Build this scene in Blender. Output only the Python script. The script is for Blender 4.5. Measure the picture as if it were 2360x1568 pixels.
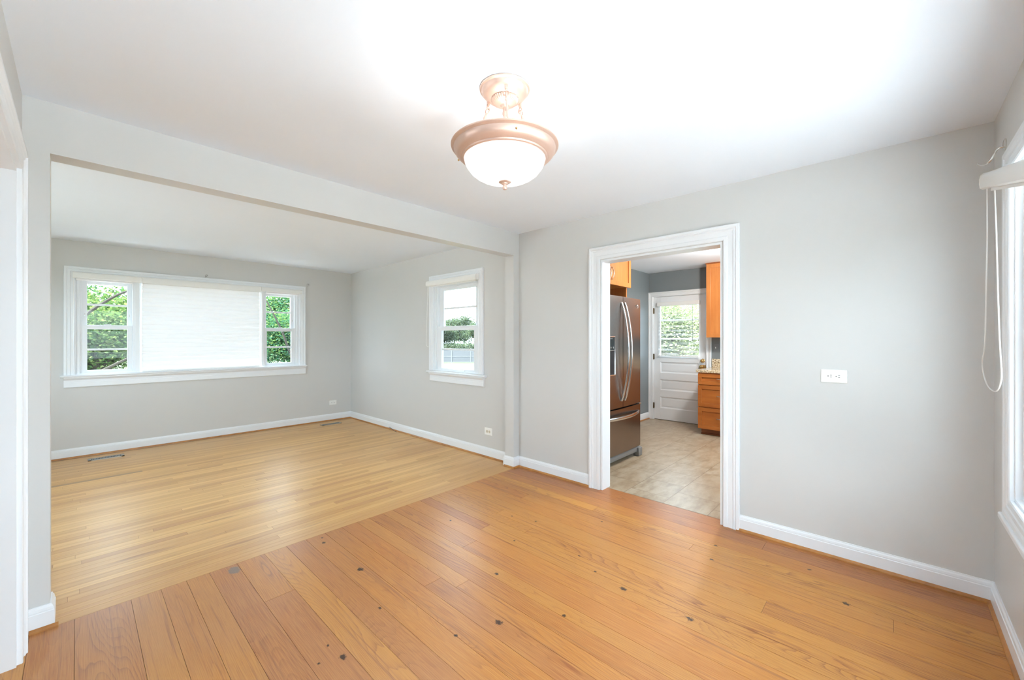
import bpy, bmesh, math, random
from mathutils import Vector, Matrix
import numpy as np

for o in list(bpy.data.objects):
    bpy.data.objects.remove(o)
C = bpy.context.scene.collection
SC = bpy.context.scene
random.seed(4)
PI = math.pi

# ------------------------------------------------------------------ camera, sky, sun, exposure
cam_d = bpy.data.cameras.new('camera'); cam = bpy.data.objects.new('camera', cam_d); C.objects.link(cam)
cam.location = (0, 0, 1.341); cam.rotation_euler = (PI/2, 0, -math.radians(46.92))
cam_d.sensor_fit = 'HORIZONTAL'; cam_d.sensor_width = 36.0; cam_d.lens = 936.7*36/2360
cam_d.shift_y = -3.5/2360; cam_d.clip_start = .02; cam_d.clip_end = 400
SC.camera = cam

world = bpy.data.worlds.new('sky'); SC.world = world; world.use_nodes = True
wn = world.node_tree; wn.nodes.clear()
wo = wn.nodes.new('ShaderNodeOutputWorld'); wb = wn.nodes.new('ShaderNodeBackground')
wb.inputs['Color'].default_value = (.71, .865, 1, 1); wb.inputs['Strength'].default_value = 6.5
wn.links.new(wb.outputs[0], wo.inputs[0])

sun_d = bpy.data.lights.new('sun', 'SUN'); sun = bpy.data.objects.new('sun', sun_d); C.objects.link(sun)
sun_d.energy = 26; sun_d.angle = math.radians(2); sun_d.color = (1, .99, .97)
sun.rotation_euler = Vector((.62, -.12, -.85)).to_track_quat('-Z', 'Y').to_euler()

SC.view_settings.view_transform = 'Standard'; SC.view_settings.look = 'None'
SC.view_settings.gamma = 1; SC.view_settings.use_curve_mapping = False
SC.view_settings.exposure = 0.87
SC.cycles.max_bounces = 16; SC.cycles.diffuse_bounces = 9; SC.cycles.glossy_bounces = 5
SC.cycles.transparent_max_bounces = 24; SC.cycles.transmission_bounces = 8
SC.cycles.sample_clamp_indirect = 6; SC.cycles.caustics_reflective = False; SC.cycles.caustics_refractive = False

def portal(loc, rot, sx, sy):
    d = bpy.data.lights.new('daylight_portal', 'AREA'); d.shape = 'RECTANGLE'; d.size = sx; d.size_y = sy
    d.cycles.is_portal = True
    o = bpy.data.objects.new('daylight_portal', d); C.objects.link(o); o.location = loc; o.rotation_euler = rot
portal((1.165, 6.84, 1.49), (-PI/2, 0, 0), 2.45, 1.2)
portal((3.31, 3.914, 1.46), (0, PI/2, 0), 1.2, .9)
portal((2.16, -.52, 1.36), (PI/2, 0, 0), 1.1, 1.42)
portal((.735, -.52, 1.04), (PI/2, 0, 0), 1.4, 2.06)
portal((-1.35, 4.7, 1.43), (0, -PI/2, 0), 1.4, 2.45)
portal((6.68, 2.49, 1.48), (0, PI/2, 0), .95, .8)
portal((4.95, -.52, 1.60), (PI/2, 0, 0), 1.6, 1.1)

# ------------------------------------------------------------------ measures of the place
H = 2.44
XR = 3.167; YF = 6.707; YB = 2.862; YB2 = 2.982; YN = -.378; XL = -.17
XK = 6.56; YK = 2.986; XRK = 3.287
XLL = -1.25          # left wall of the living room

# ------------------------------------------------------------------ node helpers
class NT:
    def __init__(s, name):
        s.m = bpy.data.materials.new(name); s.m.use_nodes = True
        s.t = s.m.node_tree; s.t.nodes.clear()
        s.out = s.t.nodes.new('ShaderNodeOutputMaterial')
    def n(s, typ, **kw):
        nd = s.t.nodes.new(typ)
        for k, v in kw.items(): setattr(nd, k, v)
        return nd
    def put(s, sock, v):
        if isinstance(v, bpy.types.NodeSocket): s.t.links.new(v, sock)
        elif v is not None: sock.default_value = v
    def math(s, op, a, b=None, c=None, clamp=False):
        nd = s.n('ShaderNodeMath', operation=op, use_clamp=clamp)
        s.put(nd.inputs[0], a)
        if b is not None: s.put(nd.inputs[1], b)
        if c is not None: s.put(nd.inputs[2], c)
        return nd.outputs[0]
    def vec(s, x, y, z=0.0):
        nd = s.n('ShaderNodeCombineXYZ')
        for i, v in enumerate((x, y, z)): s.put(nd.inputs[i], v)
        return nd.outputs[0]
    def noise(s, v, scale=1, detail=2, rough=.5):
        nd = s.n('ShaderNodeTexNoise'); s.put(nd.inputs['Vector'], v)
        nd.inputs['Scale'].default_value = scale; nd.inputs['Detail'].default_value = detail; nd.inputs['Roughness'].default_value = rough
        return nd.outputs['Fac']
    def white(s, v):
        nd = s.n('ShaderNodeTexWhiteNoise', noise_dimensions='2D'); s.put(nd.inputs['Vector'], v); return nd.outputs['Value']
    def ramp(s, f, stops, interp='LINEAR'):
        nd = s.n('ShaderNodeValToRGB'); s.put(nd.inputs[0], f); cr = nd.color_ramp; cr.interpolation = interp
        while len(cr.elements) < len(stops): cr.elements.new(.5)
        for e, (p, c) in zip(cr.elements, stops):
            e.position = p; e.color = (*c, 1) if isinstance(c, tuple) else (c, c, c, 1)
        return nd.outputs[0]
    def mr(s, v, a, b, c, d, smooth=False):
        nd = s.n('ShaderNodeMapRange', interpolation_type='SMOOTHSTEP' if smooth else 'LINEAR', clamp=True)
        for i, q in enumerate((v, a, b, c, d)): s.put(nd.inputs[i], q)
        return nd.outputs[0]
    def mix(s, f, a, b, blend='MIX'):
        nd = s.n('ShaderNodeMix', data_type='RGBA', blend_type=blend); s.put(nd.inputs[0], f)
        for sock, q in ((nd.inputs[6], a), (nd.inputs[7], b)):
            s.put(sock, (*q, 1) if isinstance(q, tuple) else q)
        return nd.outputs[2]
    def pos(s):
        sp = s.n('ShaderNodeSeparateXYZ'); s.t.links.new(s.n('ShaderNodeNewGeometry').outputs['Position'], sp.inputs[0])
        return sp.outputs
    def objpos(s):
        sp = s.n('ShaderNodeSeparateXYZ'); tc = s.n('ShaderNodeTexCoord'); s.t.links.new(tc.outputs['Object'], sp.inputs[0])
        return sp.outputs, tc.outputs['Object']
    def attr(s, name):
        nd = s.n('ShaderNodeAttribute', attribute_name=name); return nd.outputs['Fac']
    def bump(s, h, strength=.3, dist=.002):
        nd = s.n('ShaderNodeBump'); nd.inputs['Strength'].default_value = strength; nd.inputs['Distance'].default_value = dist
        s.put(nd.inputs['Height'], h); return nd.outputs[0]
    def pbr(s, color, rough=.5, metal=0, bump=None, spec=None, **kw):
        b = s.n('ShaderNodeBsdfPrincipled')
        s.put(b.inputs['Base Color'], (*color, 1) if isinstance(color, tuple) else color)
        s.put(b.inputs['Roughness'], rough); s.put(b.inputs['Metallic'], metal)
        if spec is not None: b.inputs['Specular IOR Level'].default_value = spec
        if bump is not None: s.put(b.inputs['Normal'], bump)
        for k, v in kw.items(): s.put(b.inputs[k.replace('_', ' ')], v)
        s.t.links.new(b.outputs[0], s.out.inputs[0]); return b

def paint(name, col, rough=.5, bumpy=0.0, spec=.4, var=.015):
    t = NT(name); p, v = t.objpos()
    f = t.noise(v, 2.3, 3)
    c = t.mix(f, tuple(x*(1-var) for x in col), tuple(min(1, x*(1+var)) for x in col))
    b = t.bump(t.noise(v, 160, 3), bumpy, .001) if bumpy else None
    t.pbr(c, rough, spec=spec, bump=b); return t.m

M = {}
M['wall'] = paint('wall_paint', (.612, .612, .603), .42, .12)
M['ceil'] = paint('ceiling_paint', (.785, .84, .91), .8, .1, .2)
M['kwall'] = paint('kitchen_wall_paint', (.20, .225, .235), .38, .1)
M['white'] = paint('white_trim_paint', (.795, .82, .848), .28, 0, .5)
M['doorwhite'] = paint('door_paint', (.79, .81, .82), .3, 0, .5)
M['plastic'] = paint('white_plastic', (.84, .84, .82), .3, 0, .5)
M['ivory'] = paint('ivory_plastic', (.62, .56, .45), .35)
M['slot'] = paint('dark_slot', (.06, .06, .06), .5)
M['greyplate'] = paint('grey_painted_plate', (.23, .25, .265), .35)
M['ext'] = paint('outside_siding', (.62, .60, .56), .7)

def metal(name, col, rough=.3, brushed=0):
    t = NT(name); p, v = t.objpos()
    f = t.noise(v, 9, 2)
    c = t.mix(f, tuple(x*.93 for x in col), tuple(min(1, x*1.04) for x in col))
    r = t.mr(t.noise(v, 30, 2), .3, .7, rough*.85, rough*1.15)
    t.pbr(c, r, 1.0); return t.m
M['brass'] = metal('polished_brass', (.80, .58, .26), .18)
M['bronze'] = metal('dark_hinge_metal', (.22, .17, .11), .35)
M['nickel'] = metal('brushed_nickel', (.62, .61, .60), .3)
M['cabpull'] = metal('satin_pull', (.72, .62, .48), .3)
M['vent'] = metal('register_metal', (.47, .45, .42), .45)
M['handle'] = metal('steel_handle', (.70, .68, .67), .22)
M['chrome'] = metal('hook_chrome', (.78, .76, .72), .15)
# copper-pink satin of the ceiling light
t = NT('rosy_bronze'); p, v = t.objpos()
t.pbr(t.mix(t.noise(v, 14, 3), (.65, .455, .37), (.72, .53, .445)), .38, .55); M['rosy'] = t.m
# brushed stainless steel of the fridge: fine vertical brushing, a few splash stains low down
t = NT('brushed_stainless'); p, v = t.objpos()
br = t.noise(t.vec(t.math('MULTIPLY', p[0], 900), p[1], t.math('MULTIPLY', p[2], 2.0)), 1, 2)
st = t.mr(t.noise(v, 55, 3), .66, .72, 0, 1)
reg = t.math('MULTIPLY', t.mr(p[2], .30, .36, 0, 1), t.mr(p[2], .42, .48, 1, 0))
reg = t.math('MULTIPLY', reg, t.mr(p[0], .22, .26, 0, 1)); reg = t.math('MULTIPLY', reg, t.mr(p[0], .42, .46, 1, 0))
c = t.mix(br, (.282, .245, .226), (.288, .251, .232))
c = t.mix(t.math('MULTIPLY', st, t.math('MULTIPLY', reg, .8)), c, (.10, .07, .06))
t.pbr(c, t.mr(br, 0, 1, .265, .275), 1.0, Anisotropic=.55); M['steel'] = t.m
M['fridge_side'] = paint('fridge_side_grey', (.25, .25, .25), .4)
M['dispenser'] = paint('dispenser_black', (.025, .03, .033), .15, 0, .5)
M['dispdark'] = paint('dispenser_recess', (.012, .013, .016), .35)

def glass_mat():
    t = NT('window_glass')
    g = t.n('ShaderNodeBsdfGlossy'); g.inputs['Roughness'].default_value = .02
    tr = t.n('ShaderNodeBsdfTransparent'); tr.inputs[0].default_value = (.965, .98, .97, 1)
    lw = t.n('ShaderNodeLayerWeight'); lw.inputs[0].default_value = .5
    f = t.math('ADD', .012, t.math('MULTIPLY', t.math('POWER', lw.outputs['Facing'], 4.0), .5))
    mx = t.n('ShaderNodeMixShader'); t.t.links.new(f, mx.inputs[0])
    t.t.links.new(tr.outputs[0], mx.inputs[1]); t.t.links.new(g.outputs[0], mx.inputs[2]); t.t.links.new(mx.outputs[0], t.out.inputs[0])
    return t.m
M['glass'] = glass_mat()
def fabric(name, col, trans):
    t = NT(name); p, v = t.objpos()
    d = t.n('ShaderNodeBsdfDiffuse'); tl = t.n('ShaderNodeBsdfTranslucent')
    c = t.mix(t.noise(v, 220, 2), tuple(x*.97 for x in col), col)
    t.put(d.inputs[0], c); t.put(tl.inputs[0], c)
    mx = t.n('ShaderNodeMixShader'); mx.inputs[0].default_value = trans
    t.t.links.new(d.outputs[0], mx.inputs[1]); t.t.links.new(tl.outputs[0], mx.inputs[2]); t.t.links.new(mx.outputs[0], t.out.inputs[0])
    return t.m
M['shade'] = fabric('cellular_shade_fabric', (.93, .93, .94), .062)
M['slats'] = fabric('blind_slats', (.90, .90, .91), .30)

# maple / honey cabinet wood
def cabwood(name, a, b, horiz):
    t = NT(name); p, v = t.objpos()
    ax = (1, 14, 14) if horiz == 'x' else ((14, 1, 14) if horiz == 'y' else (14, 14, 1))
    vv = t.vec(*[t.math('MULTIPLY', p[i], ax[i]) for i in range(3)])
    f = t.noise(vv, 1.6, 4, .6); g = t.noise(v, 3, 3)
    f = t.math('ADD', t.math('MULTIPLY', f, .6), t.math('MULTIPLY', g, .4))
    c = t.ramp(f, [(.3, b), (.62, a)])
    t.pbr(c, .32, spec=.5); return t.m
M['cab'] = cabwood('honey_maple', (.59, .225, .06), (.44, .14, .032), 'z')
M['cabh'] = cabwood('honey_maple_across', (.46, .15, .03), (.28, .075, .014), 'y')
M['cabdark'] = cabwood('toe_kick_wood', (.28, .09, .03), (.2, .06, .02), 'y')
M['shoe'] = cabwood('stained_shoe_wood', (.46, .20, .05), (.30, .115, .03), 'z')
# granite
t = NT('speckled_granite'); p, v = t.objpos()
vo = t.n('ShaderNodeTexVoronoi'); t.t.links.new(v, vo.inputs['Vector']); vo.inputs['Scale'].default_value = 130
c = t.ramp(t.math('ADD', t.math('MULTIPLY', vo.outputs['Color'], .75), t.math('MULTIPLY', t.noise(v, 40, 3), .25)),
           [(.18, (.06, .045, .03)), (.3, (.35, .24, .12)), (.5, (.62, .48, .30)), (.75, (.78, .70, .56))])
t.pbr(c, .12); M['granite'] = t.m

# ------------------------------------------------------------------ floors
def knot_nodes(t, x, y, knots):
    dark = None; push = None
    jit = t.math('MULTIPLY', t.math('SUBTRACT', t.noise(t.vec(x, y), 90, 2), .5), 1.6)
    for kx, ky, r in knots:
        dx = t.math('MULTIPLY', t.math('SUBTRACT', x, kx), 1/r); dy = t.math('MULTIPLY', t.math('SUBTRACT', y, ky), 1/(r*1.35))
        d = t.math('SQRT', t.math('ADD', t.math('MULTIPLY', dx, dx), t.math('MULTIPLY', dy, dy)))
        k = t.mr(t.math('ADD', d, jit), .45, 1.0, 1, 0, True); q = t.mr(t.math('SQRT', t.math('ADD', t.math('MULTIPLY', dx, dx), t.math('MULTIPLY', t.math('MULTIPLY', dy, dy), .05))), 0, 4.0, 1, 0, True)
        dark = k if dark is None else t.math('MAXIMUM', dark, k)
        push = q if push is None else t.math('ADD', push, q)
    return dark, push

PINE_KNOTS = [(1.121, 2.255, .019), (1.124, 2.80, .010), (1.105, 2.725, .013), (.763, 1.688, .016), (.747, 1.80, .007),
              (1.996, 1.05, .018), (1.36, 1.356, .019), (1.632, 1.645, .013), (1.607, 1.158, .011), (2.034, 1.246, .008),
              (2.00, .706, .016), (2.823, .833, .011), (2.654, .17, .016), (1.977, 1.829, .008), (1.027, 1.861, .009),
              (2.24, 2.095, .008), (2.296, 1.908, .010), (2.113, 1.408, .007), (.68, 1.726, .006), (2.628, .8, .011),
              (1.877, 2.377, .011), (1.166, 1.439, .009), (2.62, 1.55, .009), (2.9, .35, .010)]
t = NT('wide_pine_boards'); x, y, z = t.pos(); rnd = t.attr('rnd'); rb = t.attr('rndb')
off = t.math('MULTIPLY', rnd, 61.0)
dark, push = knot_nodes(t, x, y, PINE_KNOTS)
gd_dx = t.math('MULTIPLY', t.math('SUBTRACT', x, .62), 1/.032); gd_dy = t.math('MULTIPLY', t.math('SUBTRACT', y, 2.778), 1/.05)
grey = t.mr(t.math('ADD', t.math('SQRT', t.math('ADD', t.math('MULTIPLY', gd_dx, gd_dx), t.math('MULTIPLY', gd_dy, gd_dy))),
            t.math('MULTIPLY', t.noise(t.vec(x, y), 40, 2), .6)), .95, 1.35, 1, 0, True)
n1 = t.noise(t.vec(t.math('ADD', t.math('MULTIPLY', x, 6.5), off), t.math('ADD', t.math('MULTIPLY', y, .55), off), rnd), 1, 1.2, .4)
n2 = t.noise(t.vec(t.math('MULTIPLY', x, 38), t.math('ADD', t.math('MULTIPLY', y, 4), off), rnd), 1, 2)
field = t.math('ADD', t.math('MULTIPLY', x, 34), t.math('MULTIPLY', n1, 38))
field = t.math('ADD', field, t.math('ADD', t.math('MULTIPLY', push, 4.0), t.math('MULTIPLY', n2, .8)))
fr = t.math('FRACT', field)
ring = t.ramp(fr, [(0, .15), (.5, .25), (.80, .62), (.93, 1.0), (1.0, .15)])
fib = t.noise(t.vec(t.math('MULTIPLY', x, 330), t.math('ADD', t.math('MULTIPLY', y, 5), off)), 1, 3, .6)
base = t.ramp(rnd, [(0, (.41, .132, .020)), (.25, (.48, .182, .026)), (.5, (.46, .19, .034)), (.75, (.58, .255, .036)), (1, (.33, .10, .026))])
amt = t.mr(rb, 0, 1, .35, 1.25)
amt2 = t.math('MULTIPLY', amt, t.mr(t.noise(t.vec(t.math('MULTIPLY', x, 9), t.math('MULTIPLY', y, .8), off), 1, 2), .35, .65, .35, 1.1))
c = t.mix(t.math('MULTIPLY', ring, amt2), base, (.20, .042, .008))
streak = t.mr(t.noise(t.vec(t.math('MULTIPLY', x, 62), t.math('ADD', t.math('MULTIPLY', y, .9), off), 3.3), 1, 2), .60, .72, 0, .7, True)
c = t.mix(streak, c, (.20, .05, .018))
st2 = t.noise(t.vec(t.math('ADD', t.math('MULTIPLY', x, 34), off), t.math('ADD', t.math('MULTIPLY', y, .42), off), 8.0), 1, 3, .55)
c = t.mix(t.mr(st2, .645, .70, 0, .62, True), c, (.25, .062, .014))
c = t.mix(t.mr(fib, .38, .62, 0, .38), c, (.69, .36, .10))
pore = t.noise(t.vec(t.math('MULTIPLY', x, 700), t.math('ADD', t.math('MULTIPLY', y, 16), off)), 1, 2, .5)
c = t.mix(t.mr(pore, .56, .72, 0, .34), c, (.24, .075, .03))
wear = t.math('MULTIPLY', t.mr(x, .7, 2.3, .40, 0, True), t.mr(t.noise(t.vec(t.math('MULTIPLY', x, 2.0), t.math('MULTIPLY', y, 1.2), 7.0), 1, 4), .3, .65, .35, 1.0, True))
c = t.mix(wear, c, (.375, .19, .11))
c = t.mix(t.math('MULTIPLY', dark, .95), c, (.03, .012, .008))
c = t.mix(t.math('MULTIPLY', grey, .75), c, (.13, .125, .12))
rough = t.mr(fib, .3, .7, .31, .40)
t.pbr(c, rough, spec=.5, bump=t.bump(t.math('ADD', t.math('MULTIPLY', ring, .5), fib), .10, .0012)); M['pine'] = t.m

t = NT('narrow_strip_boards'); x, y, z = t.pos(); rnd = t.attr('rnd'); rb = t.attr('rndb')
off = t.math('MULTIPLY', rnd, 47.0)
f1 = t.noise(t.vec(t.math('ADD', t.math('MULTIPLY', x, 1.0), off), t.math('MULTIPLY', y, 55), rnd), 1, 2)
fib = t.noise(t.vec(t.math('ADD', t.math('MULTIPLY', x, 5), off), t.math('MULTIPLY', y, 360)), 1, 3, .6)
base = t.ramp(rnd, [(0, (.50, .255, .075)), (.2, (.60, .335, .11)), (.45, (.63, .365, .125)), (.7, (.70, .42, .145)), (.9, (.56, .30, .10)), (1, (.46, .225, .075))])
c = t.mix(t.mr(f1, .42, .72, 0, .45), base, (.38, .165, .05))
c = t.mix(t.mr(fib, .35, .75, 0, .25), c, (.74, .49, .24))
stain = t.math('MULTIPLY', t.mr(t.noise(t.vec(t.math('MULTIPLY', x, 1.6), t.math('MULTIPLY', y, 12), 5.0), 1, 2), .60, .74, 0, .55, True), t.mr(t.noise(t.vec(x, y, 9.0), .5, 1), .5, .62, 0, 1))
c = t.mix(stain, c, (.25, .11, .04))
wear = t.mr(t.noise(t.vec(x, y, 3.0), .7, 2), .42, .75, 0, .25, True)
c = t.mix(wear, c, (.60, .38, .22))
c = t.mix(t.mr(rb, .985, .99, 0, .6), c, (.20, .12, .07))
rough = t.mr(fib, .3, .7, .33, .42)
t.pbr(c, rough, spec=.5, bump=t.bump(fib, .08, .001)); M['strip'] = t.m
M['gap'] = paint('board_gap', (.13, .06, .03), .8)

t = NT('beige_vinyl_tile'); x, y, z = t.pos(); S = .345
v = t.math('DIVIDE', t.math('SUBTRACT', y, 1.02), S); row = t.math('FLOOR', v)
u = t.math('ADD', t.math('DIVIDE', t.math('SUBTRACT', x, 3.57), S), t.math('MULTIPLY', t.math('MODULO', t.math('ABSOLUTE', row), 2.0), .5)); col = t.math('FLOOR', u)
fu, fv = t.math('FRACT', u), t.math('FRACT', v)
e = t.math('MINIMUM', t.math('MINIMUM', fu, t.math('SUBTRACT', 1.0, fu)), t.math('MINIMUM', fv, t.math('SUBTRACT', 1.0, fv)))
gr = t.mr(e, .006, .014, 1, 0, True)
w = t.white(t.vec(col, row))
n = t.noise(t.vec(t.math('ADD', t.math('MULTIPLY', x, 5), t.math('MULTIPLY', w, 30)), t.math('MULTIPLY', y, 11)), 1, 5, .62)
c = t.ramp(n, [(.34, (.26, .175, .10)), (.48, (.36, .27, .175)), (.62, (.44, .36, .26))])
c = t.mix(t.mr(w, 0, 1, 0, .35), c, (.40, .29, .18))
c = t.mix(t.math('MULTIPLY', gr, .8), c, (.24, .165, .095))
t.pbr(c, t.mr(n, .2, .8, .26, .40), bump=t.bump(t.math('SUBTRACT', n, t.math('MULTIPLY', gr, 1.5)), .15, .002)); M['tile'] = t.m

# outdoors
t = NT('lawn'); x, y, z = t.pos()
n = t.noise(t.vec(x, y), .35, 5, .6)
t.pbr(t.ramp(n, [(.3, (.020, .032, .009)), (.6, (.032, .044, .016)), (.8, (.046, .052, .028))]), .9); M['lawn'] = t.m
def leafmat(name, stops):
    t = NT(name); r = t.attr('rnd')
    c = t.ramp(r, stops)
    d = t.n('ShaderNodeBsdfDiffuse'); tl = t.n('ShaderNodeBsdfTranslucent'); t.put(d.inputs[0], c)
    t.put(tl.inputs[0], t.mix(1.0, c, (1.15, 1.2, .70), 'MULTIPLY'))
    mx = t.n('ShaderNodeMixShader'); mx.inputs[0].default_value = .45
    t.t.links.new(d.outputs[0], mx.inputs[1]); t.t.links.new(tl.outputs[0], mx.inputs[2]); t.t.links.new(mx.outputs[0], t.out.inputs[0]); return t.m
M['leaf_bright'] = leafmat('bright_leaves', [(0, (.025, .052, .022)), (.5, (.060, .105, .042)), (1, (.15, .19, .085))])
M['leaf_cool'] = leafmat('cool_leaves', [(0, (.02, .065, .04)), (.5, (.045, .11, .065)), (1, (.13, .19, .07))])
M['leaf_pale'] = leafmat('pale_leaves', [(0, (.13, .165, .085)), (.5, (.19, .23, .135)), (1, (.30, .33, .22))])
M['leaf_far'] = leafmat('far_leaves', [(0, (.04, .06, .048)), (.5, (.065, .088, .068)), (1, (.10, .125, .09))])
M['bark'] = paint('bark', (.030, .027, .022), .9, 0, .2, .2)
M['fence'] = paint('pale_grey_fence_paint', (.050, .055, .062), .7)
M['fencepost'] = paint('white_fence_post', (.075, .08, .085), .7)

# ------------------------------------------------------------------ mesh helpers
class MB:
    def __init__(s): s.b = bmesh.new()
    def box(s, x0, x1, y0, y1, z0, z1, bev=0):
        r = bmesh.ops.create_cube(s.b, size=1)
        for v in r['verts']:
            v.co = Vector(((x0+x1)/2 + v.co.x*(x1-x0), (y0+y1)/2 + v.co.y*(y1-y0), (z0+z1)/2 + v.co.z*(z1-z0)))
        if bev:
            es = list({e for v in r['verts'] for e in v.link_edges})
            bmesh.ops.bevel(s.b, geom=es, offset=bev, segments=2, profile=.5, affect='EDGES')
        return s
    def quad(s, *pts):
        s.b.faces.new([s.b.verts.new(p) for p in pts]); return s
    def ngon_prism(s, pts, vec):
        a = [s.b.verts.new(p) for p in pts]; c = [s.b.verts.new(Vector(p)+Vector(vec)) for p in pts]
        n = len(pts); s.b.faces.new(a); s.b.faces.new(list(reversed(c)))
        for i in range(n): s.b.faces.new([a[i], a[(i+1) % n], c[(i+1) % n], c[i]])
        return s
    def lathe(s, prof, center=(0, 0, 0), n=48, axis='z', flute=None):
        rings = []
        cx, cy, cz = center
        def mp(r, a, h):
            ca, sa = r*math.cos(a), r*math.sin(a)
            if axis == 'z': return (cx+ca, cy+sa, cz+h)
            if axis == 'x': return (cx+h, cy+ca, cz+sa)
            return (cx+ca, cy+h, cz+sa)
        for r, h in prof:
            if r < 1e-6: rings.append([s.b.verts.new(mp(0, 0, h))])
            else: rings.append([s.b.verts.new(mp(r*(flute(2*PI*i/n, r, h) if flute else 1), 2*PI*i/n, h)) for i in range(n)])
        for A, B in zip(rings, rings[1:]):
            for i in range(n):
                j = (i+1) % n
                if len(A) == 1 and len(B) == 1: continue
                if len(A) == 1: s.b.faces.new([A[0], B[i], B[j]])
                elif len(B) == 1: s.b.faces.new([A[i], A[j], B[0]])
                else: s.b.faces.new([A[i], A[j], B[j], B[i]])
        return s
    def tube(s, pts, r, n=10, closed=False, flat=None):
        pts = [Vector(p) for p in pts]; m = len(pts); rings = []
        rr = r if isinstance(r, (list, tuple)) else [r]*m
        up = None
        for i in range(m):
            if closed: d = pts[(i+1) % m]-pts[i-1]
            else: d = pts[min(i+1, m-1)]-pts[max(i-1, 0)]
            d.normalize()
            if up is None: up = d.orthogonal().normalized()
            up = (up - d*up.dot(d)); up = up.normalized() if up.length > 1e-6 else d.orthogonal().normalized()
            w = d.cross(up)
            rings.append([s.b.verts.new(pts[i] + (up*math.cos(2*PI*k/n) + w*math.sin(2*PI*k/n))*rr[i]) for k in range(n)])
        for i in range(m if closed else m-1):
            A, B = rings[i], rings[(i+1) % m]
            for k in range(n): s.b.faces.new([A[k], A[(k+1) % n], B[(k+1) % n], B[k]])
        if not closed: s.b.faces.new(list(reversed(rings[0]))); s.b.faces.new(rings[-1])
        return s
    def bar(s, pts, w, th, side):
        """flat bar along pts: half-width w along 'side', half-thickness th across it"""
        pts = [Vector(p) for p in pts]; m = len(pts); rings = []; side = Vector(side).normalized()
        for i in range(m):
            d = (pts[min(i+1, m-1)]-pts[max(i-1, 0)]).normalized(); n = d.cross(side).normalized()
            rings.append([s.b.verts.new(pts[i]+side*a*w+n*b*th) for a, b in ((-1, -.6), (-.7, -1), (.7, -1), (1, -.6), (1, .6), (.7, 1), (-.7, 1), (-1, .6))])
        for A, B in zip(rings, rings[1:]):
            for k in range(8): s.b.faces.new([A[k], A[(k+1) % 8], B[(k+1) % 8], B[k]])
        s.b.faces.new(list(reversed(rings[0]))); s.b.faces.new(rings[-1]); return s
    def sweep(s, path, prof, mp, closed=False):
        """mitred moulding: path of (a,b) in a plane, prof of (w,t): w to the left of travel, t out of the plane"""
        P = [Vector(p) for p in path]; m = len(P); rings = []
        for i in range(m):
            n1 = n2 = None
            if closed or i > 0: d = (P[i]-P[i-1]).normalized(); n1 = Vector((-d.y, d.x))
            if closed or i < m-1: d = (P[(i+1) % m]-P[i]).normalized(); n2 = Vector((-d.y, d.x))
            if n1 is None: o = n2
            elif n2 is None: o = n1
            else: o = (n1+n2)/(1+n1.dot(n2))
            rings.append([s.b.verts.new(mp(P[i].x+o.x*w, P[i].y+o.y*w, tt)) for w, tt in prof])
        k = len(prof)
        for i in range(m if closed else m-1):
            A, B = rings[i], rings[(i+1) % m]
            for j in range(k): s.b.faces.new([A[j], A[(j+1) % k], B[(j+1) % k], B[j]])
        if not closed: s.b.faces.new(list(reversed(rings[0]))); s.b.faces.new(rings[-1])
        return s
    def done(s, name, mat, parent=None, smooth=False, loc=None, keep=False):
        bm = s.b
        if not keep: bmesh.ops.recalc_face_normals(bm, faces=bm.faces)
        if loc is None and parent is not None: loc = root_loc(parent)
        if loc is not None and any(loc): bmesh.ops.translate(bm, verts=bm.verts, vec=-Vector(loc))
        me = bpy.data.meshes.new(name); bm.to_mesh(me); bm.free()
        for mm in (mat if isinstance(mat, (list, tuple)) else [mat]): me.materials.append(mm)
        if smooth:
            for p in me.polygons: p.use_smooth = True
            try: me.set_sharp_from_angle(angle=math.radians(40))
            except Exception: pass
        o = bpy.data.objects.new(name, me); C.objects.link(o)
        if parent is not None: o.parent = parent
        elif loc is not None: o.location = loc
        return o
def root_loc(o):
    v = Vector((0, 0, 0))
    while o is not None: v += o.location; o = o.parent
    return v
def thing(name, label, cat, loc, group=None):
    o = bpy.data.objects.new(name, None); C.objects.link(o); o.location = loc; o.empty_display_size = .1
    o['label'] = label; o['category'] = cat
    if group: o['group'] = group
    return o
def tag(o, label, cat, group=None, kind=None):
    o['label'] = label; o['category'] = cat
    if group: o['group'] = group
    if kind: o['kind'] = kind
    return o
def struct(o, label=None):
    o['kind'] = 'structure'
    if label: o['label'] = label; o['category'] = 'room'
    return o
def sroot(name, loc, label, cat):
    o = thing(name, label, cat, loc); o['kind'] = 'structure'; return o
def sbox(name, boxes, mat, label, cat):
    m = MB()
    for b in boxes: m.box(*b)
    o = m.done(name, mat); struct(o); o['label'] = label; o['category'] = cat; return o

# wall mappers: (a along wall, z up, t out of the wall into the room)
mR = lambda a, z, t: (XR-t, a, z)
mF = lambda a, z, t: (a, YF-t, z)
mN = lambda a, z, t: (a, YN+t, z)
mL = lambda a, z, t: (XL+t, a, z)
mK = lambda a, z, t: (XK-t, a, z)

CASING = [(0, 0), (0, .014), (.005, .017), (.022, .017), (.027, .013), (.055, .016), (.062, .021), (.070, .018), (.076, .026), (.090, .026), (.094, .022), (.094, 0)]
def sc(prof, k): return [(w*k, t) for w, t in prof]

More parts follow.
